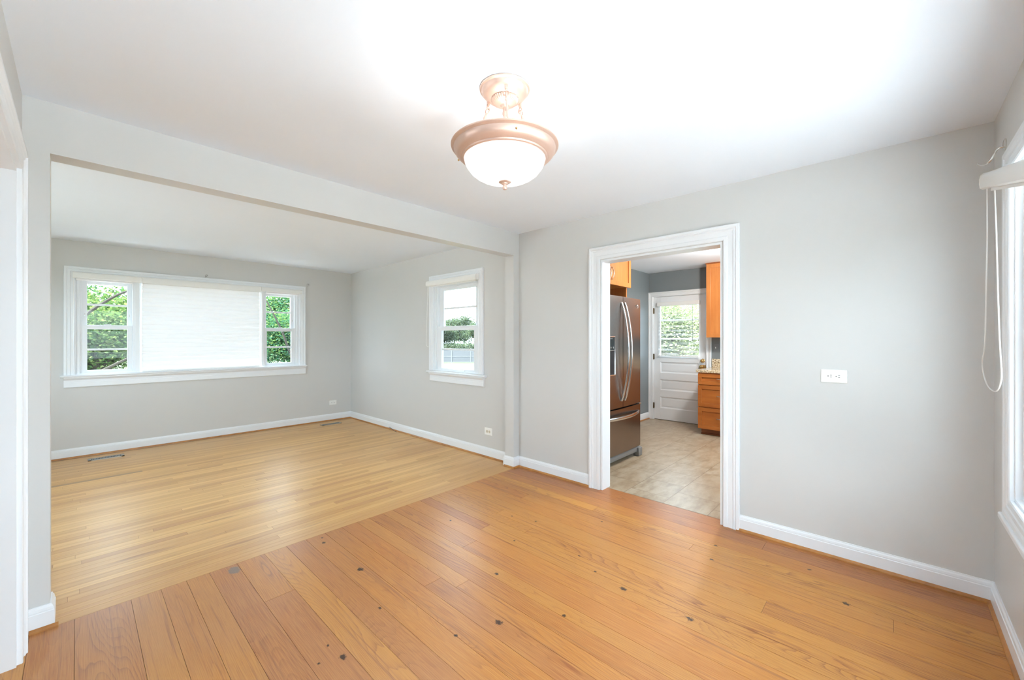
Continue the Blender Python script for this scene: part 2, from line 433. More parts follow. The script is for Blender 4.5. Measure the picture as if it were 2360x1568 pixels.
# ------------------------------------------------------------------ the shell
def wall_with_holes(axis, c0, c1, a0, a1, z0, z1, holes):
    """boxes of a wall slab between c0 and c1 on its axis, running a0..a1, with rectangular holes (a0,a1,z0,z1)"""
    out = []; cuts = sorted({a0, a1, *[h[0] for h in holes], *[h[1] for h in holes]})
    for p, q in zip(cuts, cuts[1:]):
        hs = sorted([h for h in holes if h[0] <= p+1e-6 and h[1] >= q-1e-6], key=lambda h: h[2]); zz = z0
        for h in hs:
            if h[2] > zz+1e-6: out.append((p, q, zz, h[2]))
            zz = h[3]
        if zz < z1-1e-6: out.append((p, q, zz, z1))
    return [((c0, c1, p, q, u, v) if axis == 'x' else (p, q, c0, c1, u, v)) for p, q, u, v in out]

FW = (-.02, 2.35, .93, 2.065)         # far picture window opening
SW = (3.484, 4.344, .93, 2.065)       # small window opening
NW1 = (1.62, 2.70, .655, 2.06); NW2 = (.05, 1.42, .02, 2.06)
DW = (.889, 1.884, 0, 2.036)          # doorway to the kitchen
KD = (2.068, 2.914, 0, 2.035)         # kitchen door opening
LO = (.55, 2.62, 0, 2.04)             # cased opening on the left
KW = (4.15, 5.75, 1.05, 2.1)

sbox('wall_far', wall_with_holes('y', YF, YF+.15, XLL, XR, 0, H, [FW]), M['wall'], 'grey wall with the wide picture window', 'wall')
sbox('wall_right', wall_with_holes('x', XR, XRK, YN, YK, 0, H, [DW]) + wall_with_holes('x', XR, XR+.15, YK, YF+.15, 0, H, [SW]), M['wall'], 'long grey wall with the kitchen doorway and small window', 'wall')
sbox('wall_near', wall_with_holes('y', YN-.15, YN, XL-.13, XRK, 0, H, [NW1, NW2]), M['wall'], 'grey window wall beside the hanging blind cord', 'wall')
sbox('wall_left', wall_with_holes('x', XL-.13, XL, YN, YB, 0, H, [LO]), M['wall'], 'grey wall with the cased opening beside the wall stub', 'wall')
sbox('wall_divider', [(XL-.13, -.087, YB, YB2, 0, H), (XLL, XL-.13, YB, YB2, 0, H)], M['wall'], 'short grey wall stub carrying the beam', 'wall')
sbox('beam', [(-.087, XR, YB, YB2, 2.203, H)], M['wall'], 'grey dropped beam between dining and living room', 'beam')
sbox('wall_pilaster', [(3.084, XR, YB, YB2, 0, 2.203)], M['wall'], 'narrow grey post under the beam beside the kitchen doorway', 'wall')
LW = (3.5, 5.9, .75, 2.1)          # living room side window, unseen behind the wall stub, added for daylight
sbox('wall_living_side', wall_with_holes('x', XLL-.15, XLL, YB, YF+.15, 0, H, [LW]), M['wall'], 'grey side wall of the living room', 'wall')
sbox('ceiling', [(XLL-.15, XR, YN-.15, YB, H, H+.12), (XLL-.15, XR, YB, YF+.15, H, H+.12), (-2.2, XLL-.15, YN-.15, YB2, H, H+.12)], M['ceil'], 'white painted ceiling', 'ceiling')
sbox('wall_hall', [(-2.2, -2.1, YN-.15, YB2, 0, H), (-2.1, XL-.13, YN-.15, YN, 0, H)], M['wall'], 'grey hall wall beyond the cased opening', 'wall')
sbox('floor_hall', [(-2.2, XL-.13, YN-.15, YB, -.1, 0)], M['shoe'], 'wooden hall floor', 'floor')
# kitchen
sbox('wall_kitchen_far', wall_with_holes('x', XK, XK+.15, YN-.15, YK+.15, 0, H, [KD]), M['kwall'], 'slate grey kitchen wall around the white door', 'wall')
sbox('wall_kitchen_left', [(XR+.15, XK, YK, YK+.15, 0, H)], M['kwall'], 'slate grey kitchen wall behind the refrigerator', 'wall')
sbox('wall_kitchen_near', wall_with_holes('y', YN-.15, YN, XRK, XK, 0, H, [KW]), M['kwall'], 'slate grey kitchen window wall', 'wall')
sbox('ceiling_kitchen', [(XRK, XK+.15, YN-.15, YK+.15, 2.431, H+.12), (XR, XRK, YN-.15, YK+.15, H, H+.12)], M['ceil'], 'white kitchen ceiling', 'ceiling')
sbox('wall_kitchen_lining', wall_with_holes('x', XRK, XRK+.006, YN, YK, 0, 2.431, [DW]), M['kwall'], 'slate grey kitchen side of the doorway wall', 'wall')

# floors made of boards, one mesh each
def boards(name, rects, mats, base, label, rb_fix=None, r_fix=None):
    m = MB(); bm = m.b
    L1 = bm.verts.layers.float.new('rnd'); L2 = bm.verts.layers.float.new('rndb')
    for k, (x0, x1, y0, y1) in enumerate(rects):
        vs = bmesh.ops.create_cube(bm, size=1)['verts']; r, q = random.random(), random.random()*.97
        if rb_fix and rb_fix(x0, x1, y0, y1): q = .995
        if r_fix and r_fix(x0, x1): r = 1.0 if r > .5 else .04
        for v in vs:
            v.co = Vector(((x0+x1)/2+v.co.x*(x1-x0), (y0+y1)/2+v.co.y*(y1-y0), -.004+v.co.z*.008)); v[L1] = r; v[L2] = q
    n0 = len(bm.faces)
    m.box(*base); bm.faces.ensure_lookup_table()
    for f in bm.faces[n0:]: f.material_index = 1
    o = m.done(name, mats); struct(o); o['label'] = label; o['category'] = 'floor'; return o
seams = [-.30, -.148, -.009, .188, .305, .412, .515, .649, .795, .92, 1.04, 1.165, 1.281, 1.392]
while seams[-1] < XR: seams.append(seams[-1]+random.choice([.085, .095, .11, .125, .135]))
seams[-1] = XR+.1
rects = []; g = .0007
for a, b in zip(seams, seams[1:]):
    cuts = [YN-.02]; yy = YN + random.uniform(.2, 4.2)
    while yy < 2.5: cuts.append(yy); yy += random.uniform(2.2, 4)
    cuts.append(2.852)
    for p, q in zip(cuts, cuts[1:]): rects.append((a+g, min(b, XR+.09)-g, p+g, q-g))
# doorway apron board of the same pine
boards('floor', rects, [M['pine'], M['gap']], (XL-.13, XR+.085, YN-.02, 2.852, -.1, -.003), 'wide orange pine board floor with dark knots',
       r_fix=lambda x0, x1: x1 > XR-.17)
rects = []; yy = 2.852; g = .0005
for k in range(3):                    # boards of the transition lie lengthways with the strips
    w = (.062, .040, .050)[k]; rects.append((XLL, XR, yy+g, yy+w-g)); yy += w
while yy < YF:
    cuts = [XLL]; xx = XLL+random.uniform(.2, 1.3)
    while xx < XR-.2: cuts.append(xx); xx += random.uniform(.45, 1.9)
    cuts.append(XR)
    for p, q in zip(cuts, cuts[1:]): rects.append((p+g, q-g, yy+g, min(yy+.057, YF)-g))
    yy += .057
boards('floor_living', rects, [M['strip'], M['gap']], (XLL, XR, 2.852, YF, -.1, -.003), 'narrow honey strip floor of the living room',
       lambda x0, x1, y0, y1: (5.50 < y0 < 5.56 and x0 < -.5) or (y0 > 6.64))
sbox('floor_kitchen', [(XR+.085, XK+.14, YN, YK, -.1, 0)], M['tile'], 'beige stone-look kitchen tile floor', 'floor')

# baseboards and stained shoe moulding
BASE = [(0, .002), (.015, .002), (.015, .080), (.012, .083), (.0125, .088), (.0105, .098), (.006, .105), (.005, .110), (0, .110)]
SHOE = [(.0, .0), (.027, .0), (.026, .007), (.021, .014), (.0152, .018), (0, .018)]
mP = lambda a, b, t: (a, b, t)
def base_run(name, path, label, shoe=True):
    o = MB().sweep(path, BASE, mP).done(name, M['white']); struct(o); o['label'] = label; o['category'] = 'baseboard'
SN = [0]
def shoe_run(path, label):
    SN[0] += 1
    p2 = [(w, t) for w, t in SHOE if w > .0151] + [(.0151, .018), (.0151, 0)]
    o = MB().sweep(path, p2, mP).done('trim_%d' % SN[0], M['shoe']); struct(o); o['label'] = label; o['category'] = 'trim'
runs = [('baseboard_far', [(XR, YF), (XLL, YF)], 'white baseboard under the picture window'),
        ('baseboard_living', [(XR, YB2+.015), (XR, YF)], 'white baseboard under the small window'),
        ('baseboard_right', [(XR, 1.994), (XR, YB), (3.084, YB), (3.084, YB2), (XR, YB2)], 'white baseboard around the post by the doorway'),
        ('baseboard_near', [(1.51, YN), (XR, YN), (XR, .797)], 'white baseboard below the blind cord and wall outlet'),
        ('baseboard_stub', [(-.087, YB2), (-.087, YB), (XL, YB)], 'white baseboard wrapping the wall stub'),
        ('baseboard_divider', [(XLL, YB2), (-.087, YB2)], 'white baseboard behind the wall stub'),
        ('baseboard_kitchen', [(XK, YK), (4.80, YK)], 'white kitchen baseboard beside the refrigerator')]
for nm, pth, lb in runs: base_run(nm, pth, lb)
shoe_run([(XR, YF), (XLL, YF)], 'stained shoe moulding below the picture window')
shoe_run([(XR, YB2+.04), (XR, YF)], 'stained shoe moulding below the small window')
shoe_run([(XR, 1.994), (XR, YB), (3.084, YB), (3.084, YB2+.0)], 'stained shoe moulding around the post')
shoe_run([(1.51, YN), (XR, YN), (XR, .797)], 'stained shoe moulding along the wall with the outlet')
shoe_run([(-.060, YB), (XL+.02, YB)], 'stained shoe moulding at the wall stub')
shoe_run([(XK, YK), (4.80, YK)], 'stained shoe moulding in the kitchen')

# ------------------------------------------------------------------ openings: casings and jambs
def rect_path(a0, a1, z0, z1): return [(a0, z0), (a1, z0), (a1, z1), (a0, z1)]
d = sroot('trim_8', (XR, 1.386, 0), 'white casing of the kitchen doorway', 'door frame')
r = .006
MB().sweep([(DW[1]-r+.012, 0), (DW[1]-r+.012, DW[3]-r+.012), (DW[0]+r-.012, DW[3]-r+.012), (DW[0]+r-.012, 0)][::-1], sc(CASING, 1.13), mR).done('casing', M['white'], d)
m = MB(); m.box(XR-.001, XRK+.012, DW[1]-.016, DW[1], 0, DW[3]); m.box(XR-.001, XRK+.012, DW[0], DW[0]+.016, 0, DW[3]); m.box(XR-.001, XRK+.012, DW[0]+.016, DW[1]-.016, DW[3]-.016, DW[3])
m.done('jamb', M['white'], d)
m = MB(); m.sweep([(DW[1], 0), (DW[1], DW[3]), (DW[0], DW[3]), (DW[0], 0)][::-1], [(0, 0), (0, .014), (.09, .02), (.09, 0)], lambda a, z, t: (XRK+.006+t, a, z)).done('rear_casing', M['white'], d)
d = sroot('trim_7', (XL, 1.6, 0), 'white casing of the opening beside the grey wall stub', 'door frame')
MB().sweep([(LO[0], 0), (LO[0], LO[3]), (LO[1], LO[3]), (LO[1], 0)], sc(CASING, .95), mL).done('casing', M['white'], d)
m = MB(); m.box(XL-.14, XL, LO[1]-.016, LO[1], 0, LO[3]); m.box(XL-.14, XL, LO[0], LO[0]+.016, 0, LO[3]); m.box(XL-.14, XL, LO[0]+.016, LO[1]-.016, LO[3]-.016, LO[3])
m.done('jamb', M['white'], d)

# ------------------------------------------------------------------ windows
def jamb_box(mp, W, depth):
    a0, a1, z0, z1 = W; m = MB(); th = .012
    def bx(p, q, u, v):
        P = [mp(p, u, .0), mp(q, v, -depth)]
        m.box(*[f(P[0][i], P[1][i]) for i in range(3) for f in (min, max)])
    bx(a0, a0+th, z0, z1); bx(a1-th, a1, z0, z1); bx(a0+th, a1-th, z1-th, z1); bx(a0+th, a1-th, z0, z0+th)
    return m
def bxm(m, mp, a0, a1, z0, z1, t0, t1, bev=0):
    P = [mp(a0, z0, t0), mp(a1, z1, t1)]
    return m.box(*[f(P[0][i], P[1][i]) for i in range(3) for f in (min, max)], bev)
def sash(mp, parent, a0, a1, z0, z1, g0, g1, y0, y1, t, th=.032, munt=True, rail_name='sash'):
    """sash frame a0..a1 x z0..z1 with glass g0..g1 x y0..y1 at depth t (negative: into the wall)"""
    m = MB()
    m.sweep(rect_path(g0, g1, y0, y1), [(0, t-th+.006), (0, t-.006), (-.006, t), (-.012, t)], mp, True) if False else None
    bxm(m, mp, a0, g0, z0, z1, t-th, t, .003); bxm(m, mp, g1, a1, z0, z1, t-th, t, .003)
    bxm(m, mp, g0-.002, g1+.002, z0, y0, t-th, t, .003); bxm(m, mp, g0-.002, g1+.002, y1, z1, t-th, t, .003)
    s = m.done(rail_name, M['white'], parent)
    gl = MB(); bxm(gl, mp, g0-.002, g1+.002, y0-.002, y1+.002, t-th*.62, t-th*.45); gl.done('glass', M['glass'], s)
    if munt:
        zc = (y0+y1)/2; mm = MB(); bxm(mm, mp, g0, g1, zc-.011, zc+.011, t-th*.75, t-th*.3, .002); mm.done('muntin', M['white'], s)
    return s
def stool(mp, parent, a0, a1, z, depth_in, proj=.055):
    m = MB(); prof = [(-depth_in, z-.022), (proj-.01, z-.022), (proj, z-.016), (proj+.001, z-.008), (proj-.006, z), (-depth_in, z)]
    pts = [mp(a0, zz, tt) for tt, zz in prof]; v = Vector(mp(a1, 0, 0))-Vector(mp(a0, 0, 0))
    m.ngon_prism(pts, v); return m.done('window_sill', M['white'], parent)
def apron(mp, parent, a0, a1, z0, z1):
    m = MB(); prof = [(0, z1), (.040, z1), (.040, z1-.010), (.030, z1-.022), (.020, z1-.034), (.019, z1-.06), (.022, z1-.062), (.022, z0+.006), (.018, z0), (0, z0)]
    v = Vector(mp(a1, 0, 0))-Vector(mp(a0, 0, 0))
    m.ngon_prism([mp(a0, zz, tt) for tt, zz in prof], v); return m.done('apron', M['white'], parent)
WC = [(0, 0), (0, .014), (.006, .018), (.014, .015), (.030, .017), (.034, .021), (.052, .021), (.056, .018), (.064, .024), (.082, .025), (.085, .021), (.085, 0)]

# picture window
w1 = sroot('window_1', (1.165, YF, .93), 'wide white picture window with a lowered shade between two sash windows', 'window')
a0, a1, z0, z1 = FW
MB().sweep([(a0, z0), (a0, z1), (a1, z1), (a1, z0)], WC, mF).done('window_casing', M['white'], w1)
jamb_box(mF, FW, .14).done('jamb', M['white'], w1)
stool(mF, w1, -.131, 2.448, .93, .03); apron(mF, w1, -.104, 2.436, .792, .908)
for p, q in ((.455, .54), (1.81, 1.88)):
    m = MB(); bxm(m, mF, p, q, z0, z1-.01, -.12, -.004, .003); bxm(m, mF, p+.02, q-.02, z0, z1-.01, -.006, .004, .003); m.done('mullion', M['white'], w1)
for (p, q, g0, g1) in ((-.008, .455, .077, .411), (1.88, 2.338, 1.908, 2.240)):
    if p < 0:
        m = MB(); bxm(m, mF, p, .035, z0+.01, z1-.01, -.085, -.02, .003); bxm(m, mF, p, .018, z0+.01, z1-.01, -.02, -.006, .003); m.done('jamb_liner', M['white'], w1)
        A0, A1 = .035, .453
    else:
        m = MB(); bxm(m, mF, 2.285, q, z0+.01, z1-.01, -.085, -.02, .003); bxm(m, mF, 2.31, q, z0+.01, z1-.01, -.02, -.006, .003); m.done('jamb_liner', M['white'], w1)
        A0, A1 = 1.88, 2.285
    m = MB(); bxm(m, mF, A0, A1, 2.005, z1-.01, -.085, -.02, .003); m.done('head_liner', M['white'], w1)
    sash(mF, w1, A0-.004, A1+.004, 1.46, 2.008, g0, g1, 1.498, 1.970, -.055, rail_name='upper_sash')
    s = sash(mF, w1, A0, A1, .935, 1.497, g0, g1, .977, 1.449, -.022, rail_name='lower_sash')
    m = MB(); c_ = (A0+A1)/2; bxm(m, mF, c_-.03, c_+.03, 1.497, 1.506, -.05, -.026, .003); m.done('sash_lock', M['white'], w1)
    m = MB()
    for e in (A0+.020, A1-.024): bxm(m, mF, e, e+.006, 1.60, 1.63, -.056, -.05)
    m.done('tilt_latch', M['nickel'], w1)
m = MB(); bxm(m, mF, .54, 1.81, z0+.01, z1-.01, -.10, -.094); m.done('picture_glass', M['glass'], w1)

# small window
w2 = sroot('window_2', (XR, 3.914, .93), 'small white double-hung window on the long grey wall', 'window')
a0, a1, z0, z1 = SW
MB().sweep([(a0, z0), (a0, z1), (a1, z1), (a1, z0)], WC, mR).done('window_casing', M['white'], w2)
jamb_box(mR, SW, .14).done('jamb', M['white'], w2)
stool(mR, w2, 3.345, 4.466, .922, .03, .045); apron(mR, w2, 3.385, 4.415, .790, .900)
for p, q, t0, t1 in ((4.295, 4.335, -.09, -.02), (4.315, 4.335, -.02, -.006), (3.492, 3.535, -.09, -.02), (3.492, 3.512, -.02, -.006)):
    m = MB(); bxm(m, mR, p, q, z0+.01, z1-.01, t0, t1, .003); m.done('jamb_liner', M['white'], w2)
m = MB(); bxm(m, mR, 3.535, 4.295, 1.995, z1-.01, -.085, -.02, .003); m.done('head_liner', M['white'], w2)
sash(mR, w2, 3.531, 4.299, 1.455, 2.0, 3.60, 4.215, 1.495, 1.955, -.055, rail_name='upper_sash')
sash(mR, w2, 3.535, 4.295, .935, 1.496, 3.597, 4.222, .968, 1.442, -.022, rail_name='lower_sash')
m = MB(); bxm(m, mR, 3.75, 4.15, .940, .958, -.024, -.008, .003); m.done('sash_lift', M['white'], w2)

# near windows (mostly outside the frame); the tall unseen one is added for daylight
for k, W in enumerate((NW1, NW2)):
    w = sroot('window_%d' % (3+k), ((W[0]+W[1])/2, YN, W[2]), ('white framed window beneath the crooked roller shade' if k == 0 else 'tall white framed glazing added for daylight on the crooked shade wall'), 'window')
    if k == 0: MB().sweep(rect_path(*W)[::-1], WC, mN, True).done('window_casing', M['white'], w)
    else: MB().sweep([(W[0], W[2]), (W[0], W[3]), (W[1], W[3]), (W[1], W[2])], WC, mN).done('window_casing', M['white'], w)
    m = MB(); bxm(m, mN, W[0]-.11, W[1]+.11, W[2]-.112, W[2]-.084, 0, .034, .006); (m.done('bottom_bead', M['white'], w) if k == 0 else m.b.free())
    jamb_box(mN, W, .14).done('jamb', M['white'], w)
    zc = (W[2]+W[3])/2
    for p in (W[0]+.012, W[1]-.052):
        m = MB(); bxm(m, mN, p, p+.04, W[2]+.01, W[3]-.01, -.09, -.02, .003); m.done('jamb_liner', M['white'], w)
    sash(mN, w, W[0]+.05, W[1]-.05, zc-.02, W[3]-.012, W[0]+.09, W[1]-.09, zc+.03, W[3]-.05, -.06, rail_name='upper_sash')
    sash(mN, w, W[0]+.05, W[1]-.05, W[2]+.012, zc+.02, W[0]+.09, W[1]-.09, W[2]+.06, zc-.02, -.03, rail_name='lower_sash')
# kitchen window, out of view, added to let daylight in
w = sroot('window_5', (4.95, YN, 1.05), 'white framed kitchen window added for daylight', 'window')
MB().sweep(rect_path(*KW)[::-1], WC, mN, True).done('window_casing', M['white'], w)
m = MB(); bxm(m, mN, KW[0], KW[1], KW[2], KW[3], -.08, -.075); m.done('glass', M['glass'], w)

w = sroot('window_6', (XLL, 4.7, .75), 'wide white framed side window added to light the living room', 'window')  # unseen window, added to bring daylight into the living room
mS = lambda a, z, t: (XLL+t, a, z)
MB().sweep(rect_path(*LW)[::-1], WC, mS, True).done('window_casing', M['white'], w)
jamb_box(mS, LW, .14).done('jamb', M['white'], w)
for q in range(3): sash(mS, w, LW[0]+.015+q*.79, LW[0]+.015+q*.79+.79, LW[2]+.012, LW[3]-.012, LW[0]+.07+q*.79, LW[0]+.015+q*.79+.735, LW[2]+.07, LW[3]-.07, -.03, munt=False)
sbox('added_eave', [(-2.6, -2.2, YN-.15, YF+.6, H+.02, H+.14), (-2.2, XLL-.15, YB2, YF+.6, H+.02, H+.14)], M['ext'], 'added roof overhang blocking sun from the living room side window', 'roof')  # unseen overhang, added to keep direct sun out of the side window
# ------------------------------------------------------------------ blinds
b = thing('cellular_shade', 'lowered white cellular shade covering the middle of the picture window', 'window shade', (1.174, YF, .93))
m = MB(); n = 19; zt, zb = 2.012, .945; pts = []
rows = []
for i in range(n*6+1):
    f = i/(n*6); z = zt+(zb-zt)*f; ph = (i % 6)/6; t = .004+.010*math.sin(PI*ph)**.7
    rows.append((z, t))
for (z, t), (zz, tt) in zip(rows, rows[1:]):
    m.quad(mF(.540, z, t), mF(1.806, z, t), mF(1.806, zz, tt), mF(.540, zz, tt))
bmesh.ops.remove_doubles(m.b, verts=m.b.verts, dist=1e-5)
m.done('shade_fabric', M['shade'], b, smooth=True)
def valance(parent, mp, p, q, z0, z1, t0=.0, t1=.052):
    m = MB(); pr = [(t0, z0+.004), (t1-.008, z0), (t1, z0+.008), (t1, z1-.012), (t1-.008, z1), (t0, z1)]
    m.ngon_prism([mp(p, zz, tt) for tt, zz in pr], Vector(mp(q, 0, 0))-Vector(mp(p, 0, 0))); return m.done('headrail', M['plastic'], parent)
valance(b, mF, .537, 1.815, 2.008, 2.089, .0)
m = MB(); bxm(m, mF, .541, 1.805, .932, .950, .002, .020, .003); m.done('bottom_rail', M['plastic'], b)
m = MB(); m.tube([mF(1.828, 2.0, .03), mF(1.832, 1.7, .028), mF(1.826, 1.45, .03), mF(1.815, 1.33, .03), mF(1.80, 1.30, .03)], .0022, 6); m.done('pull_cord', M['plastic'], b)
b = thing('roller_shade', 'raised white shade over the picture window sash with yellow-green leaves', 'window shade', (.25, YF, 2.02))
valance(b, mF, -.036, .534, 2.018, 2.089); m = MB(); bxm(m, mF, -.012, .455, 2.000, 2.018, -.018, .036, .003); m.done('shade_fabric', M['shade'], b)
m = MB(); m.tube([mF(-.028, 2.02, .035), mF(-.030, 1.7, .033), mF(-.034, 1.42, .033), mF(-.040, 1.18, .033)], .002, 6); m.done('pull_cord', M['plastic'], b)
b = thing('roller_shade', 'raised white shade over the picture window sash nearest the room corner', 'window shade', (2.1, YF, 2.02))
valance(b, mF, 1.818, 2.376, 2.024, 2.089); m = MB(); bxm(m, mF, 1.885, 2.335, 2.006, 2.024, -.018, .036, .003); m.done('shade_fabric', M['shade'], b)

b = thing('roller_shade', 'raised white roller shade across the top of the small double-hung window', 'window shade', (XR, 3.93, 2.02))
m = MB(); pr = [(.022, 2.022), (.046, 2.014), (.066, 2.018), (.076, 2.035), (.076, 2.062), (.066, 2.080), (.044, 2.086), (.022, 2.086)]
m.ngon_prism([mR(3.462, z, t) for t, z in pr], (0, .965, 0)); m.done('headrail', M['plastic'], b, smooth=True)
m = MB(); bxm(m, mR, 3.50, 4.35, 2.004, 2.018, .030, .042, .002); m.done('bottom_rail', M['plastic'], b)
m = MB()
pts = [mR(4.405, 2.02, .06), mR(4.41, 1.85, .06), mR(4.425, 1.55, .06), mR(4.44, 1.32, .06), mR(4.437, 1.265, .06), mR(4.41, 1.235, .06), mR(4.37, 1.235, .06), mR(4.335, 1.26, .06), mR(4.325, 1.30, .06), mR(4.345, 1.55, .06), mR(4.375, 1.85, .06), mR(4.385, 2.02, .06)]
def smooth(pts, k=6, closed=False):
    P = [Vector(p) for p in pts]; out = []; m_ = len(P)
    for i in range(m_-1 if not closed else m_):
        p0, p1, p2, p3 = P[(i-1) % m_ if closed else max(i-1, 0)], P[i], P[(i+1) % m_], P[(i+2) % m_ if closed else min(i+2, m_-1)]
        for j in range(k):
            t = j/k; out.append(.5*((2*p1)+(-p0+p2)*t+(2*p0-5*p1+4*p2-p3)*t*t+(-p0+3*p1-3*p2+p3)*t**3))
    if not closed: out.append(P[-1])
    return out
m.tube(smooth(pts), .0022, 6); m.done('cord_loop', M['plastic'], b)

# crooked roller shade by the camera-side window
b = thing('roller_shade', 'white roller shade hanging crooked with a long looped cord near the room corner', 'window shade', (2.9, YN+.06, 2.07))
ax = Vector((-.80, 0, -.19)).normalized()
o0 = Vector((2.93, 0, 2.085)); upv = Vector((0, 1, 0)).cross(ax).normalized()
if upv.z < 0: upv = -upv
prof = [(.024, -.026), (.030, -.034), (.060, -.036), (.070, -.028), (.073, -.010), (.073, .012), (.069, .028), (.060, .036), (.034, .038), (.024, .034)]
m = MB(); m.ngon_prism([o0+Vector((0, YN+t, 0))+upv*h for t, h in prof], ax*1.20); m.done('headrail', M['plastic'], b, smooth=True)
m = MB(); pr2 = [(t*1.0+(.002 if t > .05 else 0), h*1.06) for t, h in prof]
m.ngon_prism([o0+Vector((0, YN+t, 0))+upv*h for t, h in pr2], -ax*.012); m.done('end_cap', M['plastic'], b, smooth=True)
m = MB(); m.ngon_prism([o0+ax*.16+Vector((0, YN+t, 0))+upv*h for t, h in ((.040, -.049), (.056, -.049), (.056, -.034), (.040, -.034))], ax*1.0); m.done('bottom_rail', M['plastic'], b)

# ------------------------------------------------------------------ kitchen door
dr = sroot('door_1', (XK, 2.49, 0), 'white kitchen door with a blind-covered window and three panels below', 'door')
mD = lambda a, z, t: (XK+.02-t, a, z)
DA0, DA1 = 2.083, 2.899
m = MB(); T0, T1 = -.04, 0
for (p, q, u, v) in ((DA0, 2.19, .008, 2.025), (2.80, DA1, .008, 2.025), (2.19, 2.80, 1.915, 2.025), (2.19, 2.80, .955, 1.055), (2.19, 2.80, .668, .775), (2.19, 2.80, .385, .492), (2.19, 2.80, .008, .195)):
    bxm(m, mD, p, q, u, v, T0, T1, .002)
slab = m.done('slab', M['doorwhite'], dr)
for (u, v) in ((.775, .955), (.492, .668), (.195, .385)):
    m = MB(); bxm(m, mD, 2.188, 2.802, u-.002, v+.002, -.030, -.014)
    m.sweep(rect_path(2.19, 2.80, u, v), [(0, -.014), (0, -.001), (.004, -.002), (.012, -.011), (.016, -.014)], mD, True)
    bxm(m, mD, 2.23, 2.76, u+.035, v-.035, -.014, -.010, .003); m.done('panel', M['doorwhite'], dr)
m = MB(); bxm(m, mD, 2.188, 2.802, 1.053, 1.917, -.024, -.019); m.done('glass', M['glass'], dr)
m = MB(); bxm(m, mD, 2.19, 2.80, 1.625, 1.648, -.034, -.008, .002); bxm(m, mD, 2.19, 2.80, 1.325, 1.348, -.034, -.008, .002); m.done('muntin', M['doorwhite'], dr)
MB().sweep([(KD[0]+.003, 0), (KD[0]+.003, KD[3]-.003), (KD[1]-.003, KD[3]-.003), (KD[1]-.003, 0)], sc(CASING, .80), mK).done('casing', M['doorwhite'], dr)
m = MB(); m.box(XK, XK+.13, KD[1]-.012, KD[1], 0, KD[3]); m.box(XK, XK+.13, KD[0], KD[0]+.012, 0, KD[3]); m.box(XK, XK+.13, KD[0]+.012, KD[1]-.012, KD[3]-.008, KD[3]); m.done('jamb', M['doorwhite'], dr)
for z in (1.80, 1.04, .23):
    m = MB(); bxm(m, mK, 2.893, 2.911, z-.045, z+.045, -.018, .004, .001); m.tube([mK(2.905, z-.048, .006), mK(2.905, z+.048, .006)], .005, 8); m.done('hinge', M['bronze'], dr)
kn = MB().lathe([(0, 0), (.031, 0), (.031, -.004), (.012, -.010), (.010, -.026), (.022, -.034), (.027, -.046), (.024, -.056), (.012, -.062), (0, -.063)], mD(2.128, .998, 0), 28, 'x').done('knob', M['brass'], dr, smooth=True)
m = MB(); bxm(m, mD, 2.085, 2.165, .872, .932, 0, .018, .006); m.lathe([(0, -.018), (.030, -.018), (.030, -.024), (.022, -.028), (0, -.028)], mD(2.150, .902, 0), 24, 'x'); m.box(*[c for c in (XK+.02-.044, XK+.02-.02, 2.146, 2.154, .886, .918)], .002)
m.done('deadbolt', M['brass'], dr, smooth=True)
m = MB(); bxm(m, mD, 2.052, 2.082, .872, .932, -.002, .022, .004); m.done('strike', M['brass'], dr)
m = MB(); bxm(m, mD, DA0, DA1, .0005, .010, -.03, -.012); m.done('sweep', M['slot'], dr)
bl = thing('mini_blind', 'white horizontal slat blind on the kitchen door window', 'window blind', (XK, 2.49, 1.05))
m = MB(); bxm(m, mD, 2.165, 2.828, 1.868, 1.932, .003, .060, .004); m.done('headrail', M['plastic'], bl)
m = MB(); z = 1.858
while z > 1.075:
    A = [mD(2.185, z+.002, .016), mD(2.185, z+.001, .029), mD(2.185, z-.003, .042)]; v = Vector((0, .628, 0))
    m.quad(A[0], Vector(A[0])+v, Vector(A[1])+v, A[1]); m.quad(A[1], Vector(A[1])+v, Vector(A[2])+v, A[2]); z -= .0205
m.done('slats', M['slats'], bl)
m = MB(); bxm(m, mD, 2.183, 2.815, 1.048, 1.066, .014, .044, .003); m.done('bottom_rail', M['plastic'], bl)
m = MB(); m.tube([mD(2.262, 1.87, .062), mD(2.262, 1.29, .056)], .0035, 6); m.done('wand', M['greyplate'], bl)
for a in (2.27, 2.73): MB().tube([mD(a, 1.87, .046), mD(a, 1.06, .046)], .001, 4).done('ladder_cord', M['plastic'], bl)

# ------------------------------------------------------------------ ceiling light
LX, LY = 1.285, 1.245
L = thing('ceiling_light', 'glowing frosted bowl ceiling light on rosy bronze rods', 'ceiling light', (LX, LY, H))
MB().lathe([(0, 0), (.108, 0), (.111, -.004), (.110, -.009), (.103, -.013), (.100, -.022), (.090, -.034), (.074, -.043), (.060, -.047), (0, -.047)], (LX, LY, H), 56).done('canopy', M['rosy'], L, smooth=True)
MB().lathe([(.058, -.046), (.060, -.050), (.052, -.062), (.036, -.070), (.020, -.075), (.016, -.084), (0, -.086)], (LX, LY, H), 72, flute=lambda a, r, h: 1+(.035 if -.071 < h < -.049 else 0)*math.cos(36*a)).done('fluted_cup', M['rosy'], L, smooth=True)
m = MB(); m.tube([(LX, LY, H-.07), (LX, LY, H-.11)], .009, 14); m.tube([(LX, LY, H-.105), (LX, LY, 2.05)], .0062, 12); m.lathe([(0, .0), (.010, 0), (.011, -.012), (.008, -.02), (0, -.02)], (LX, LY, H-.10), 14)
m.done('stem', M['rosy'], L, smooth=True)
ZR = 2.187
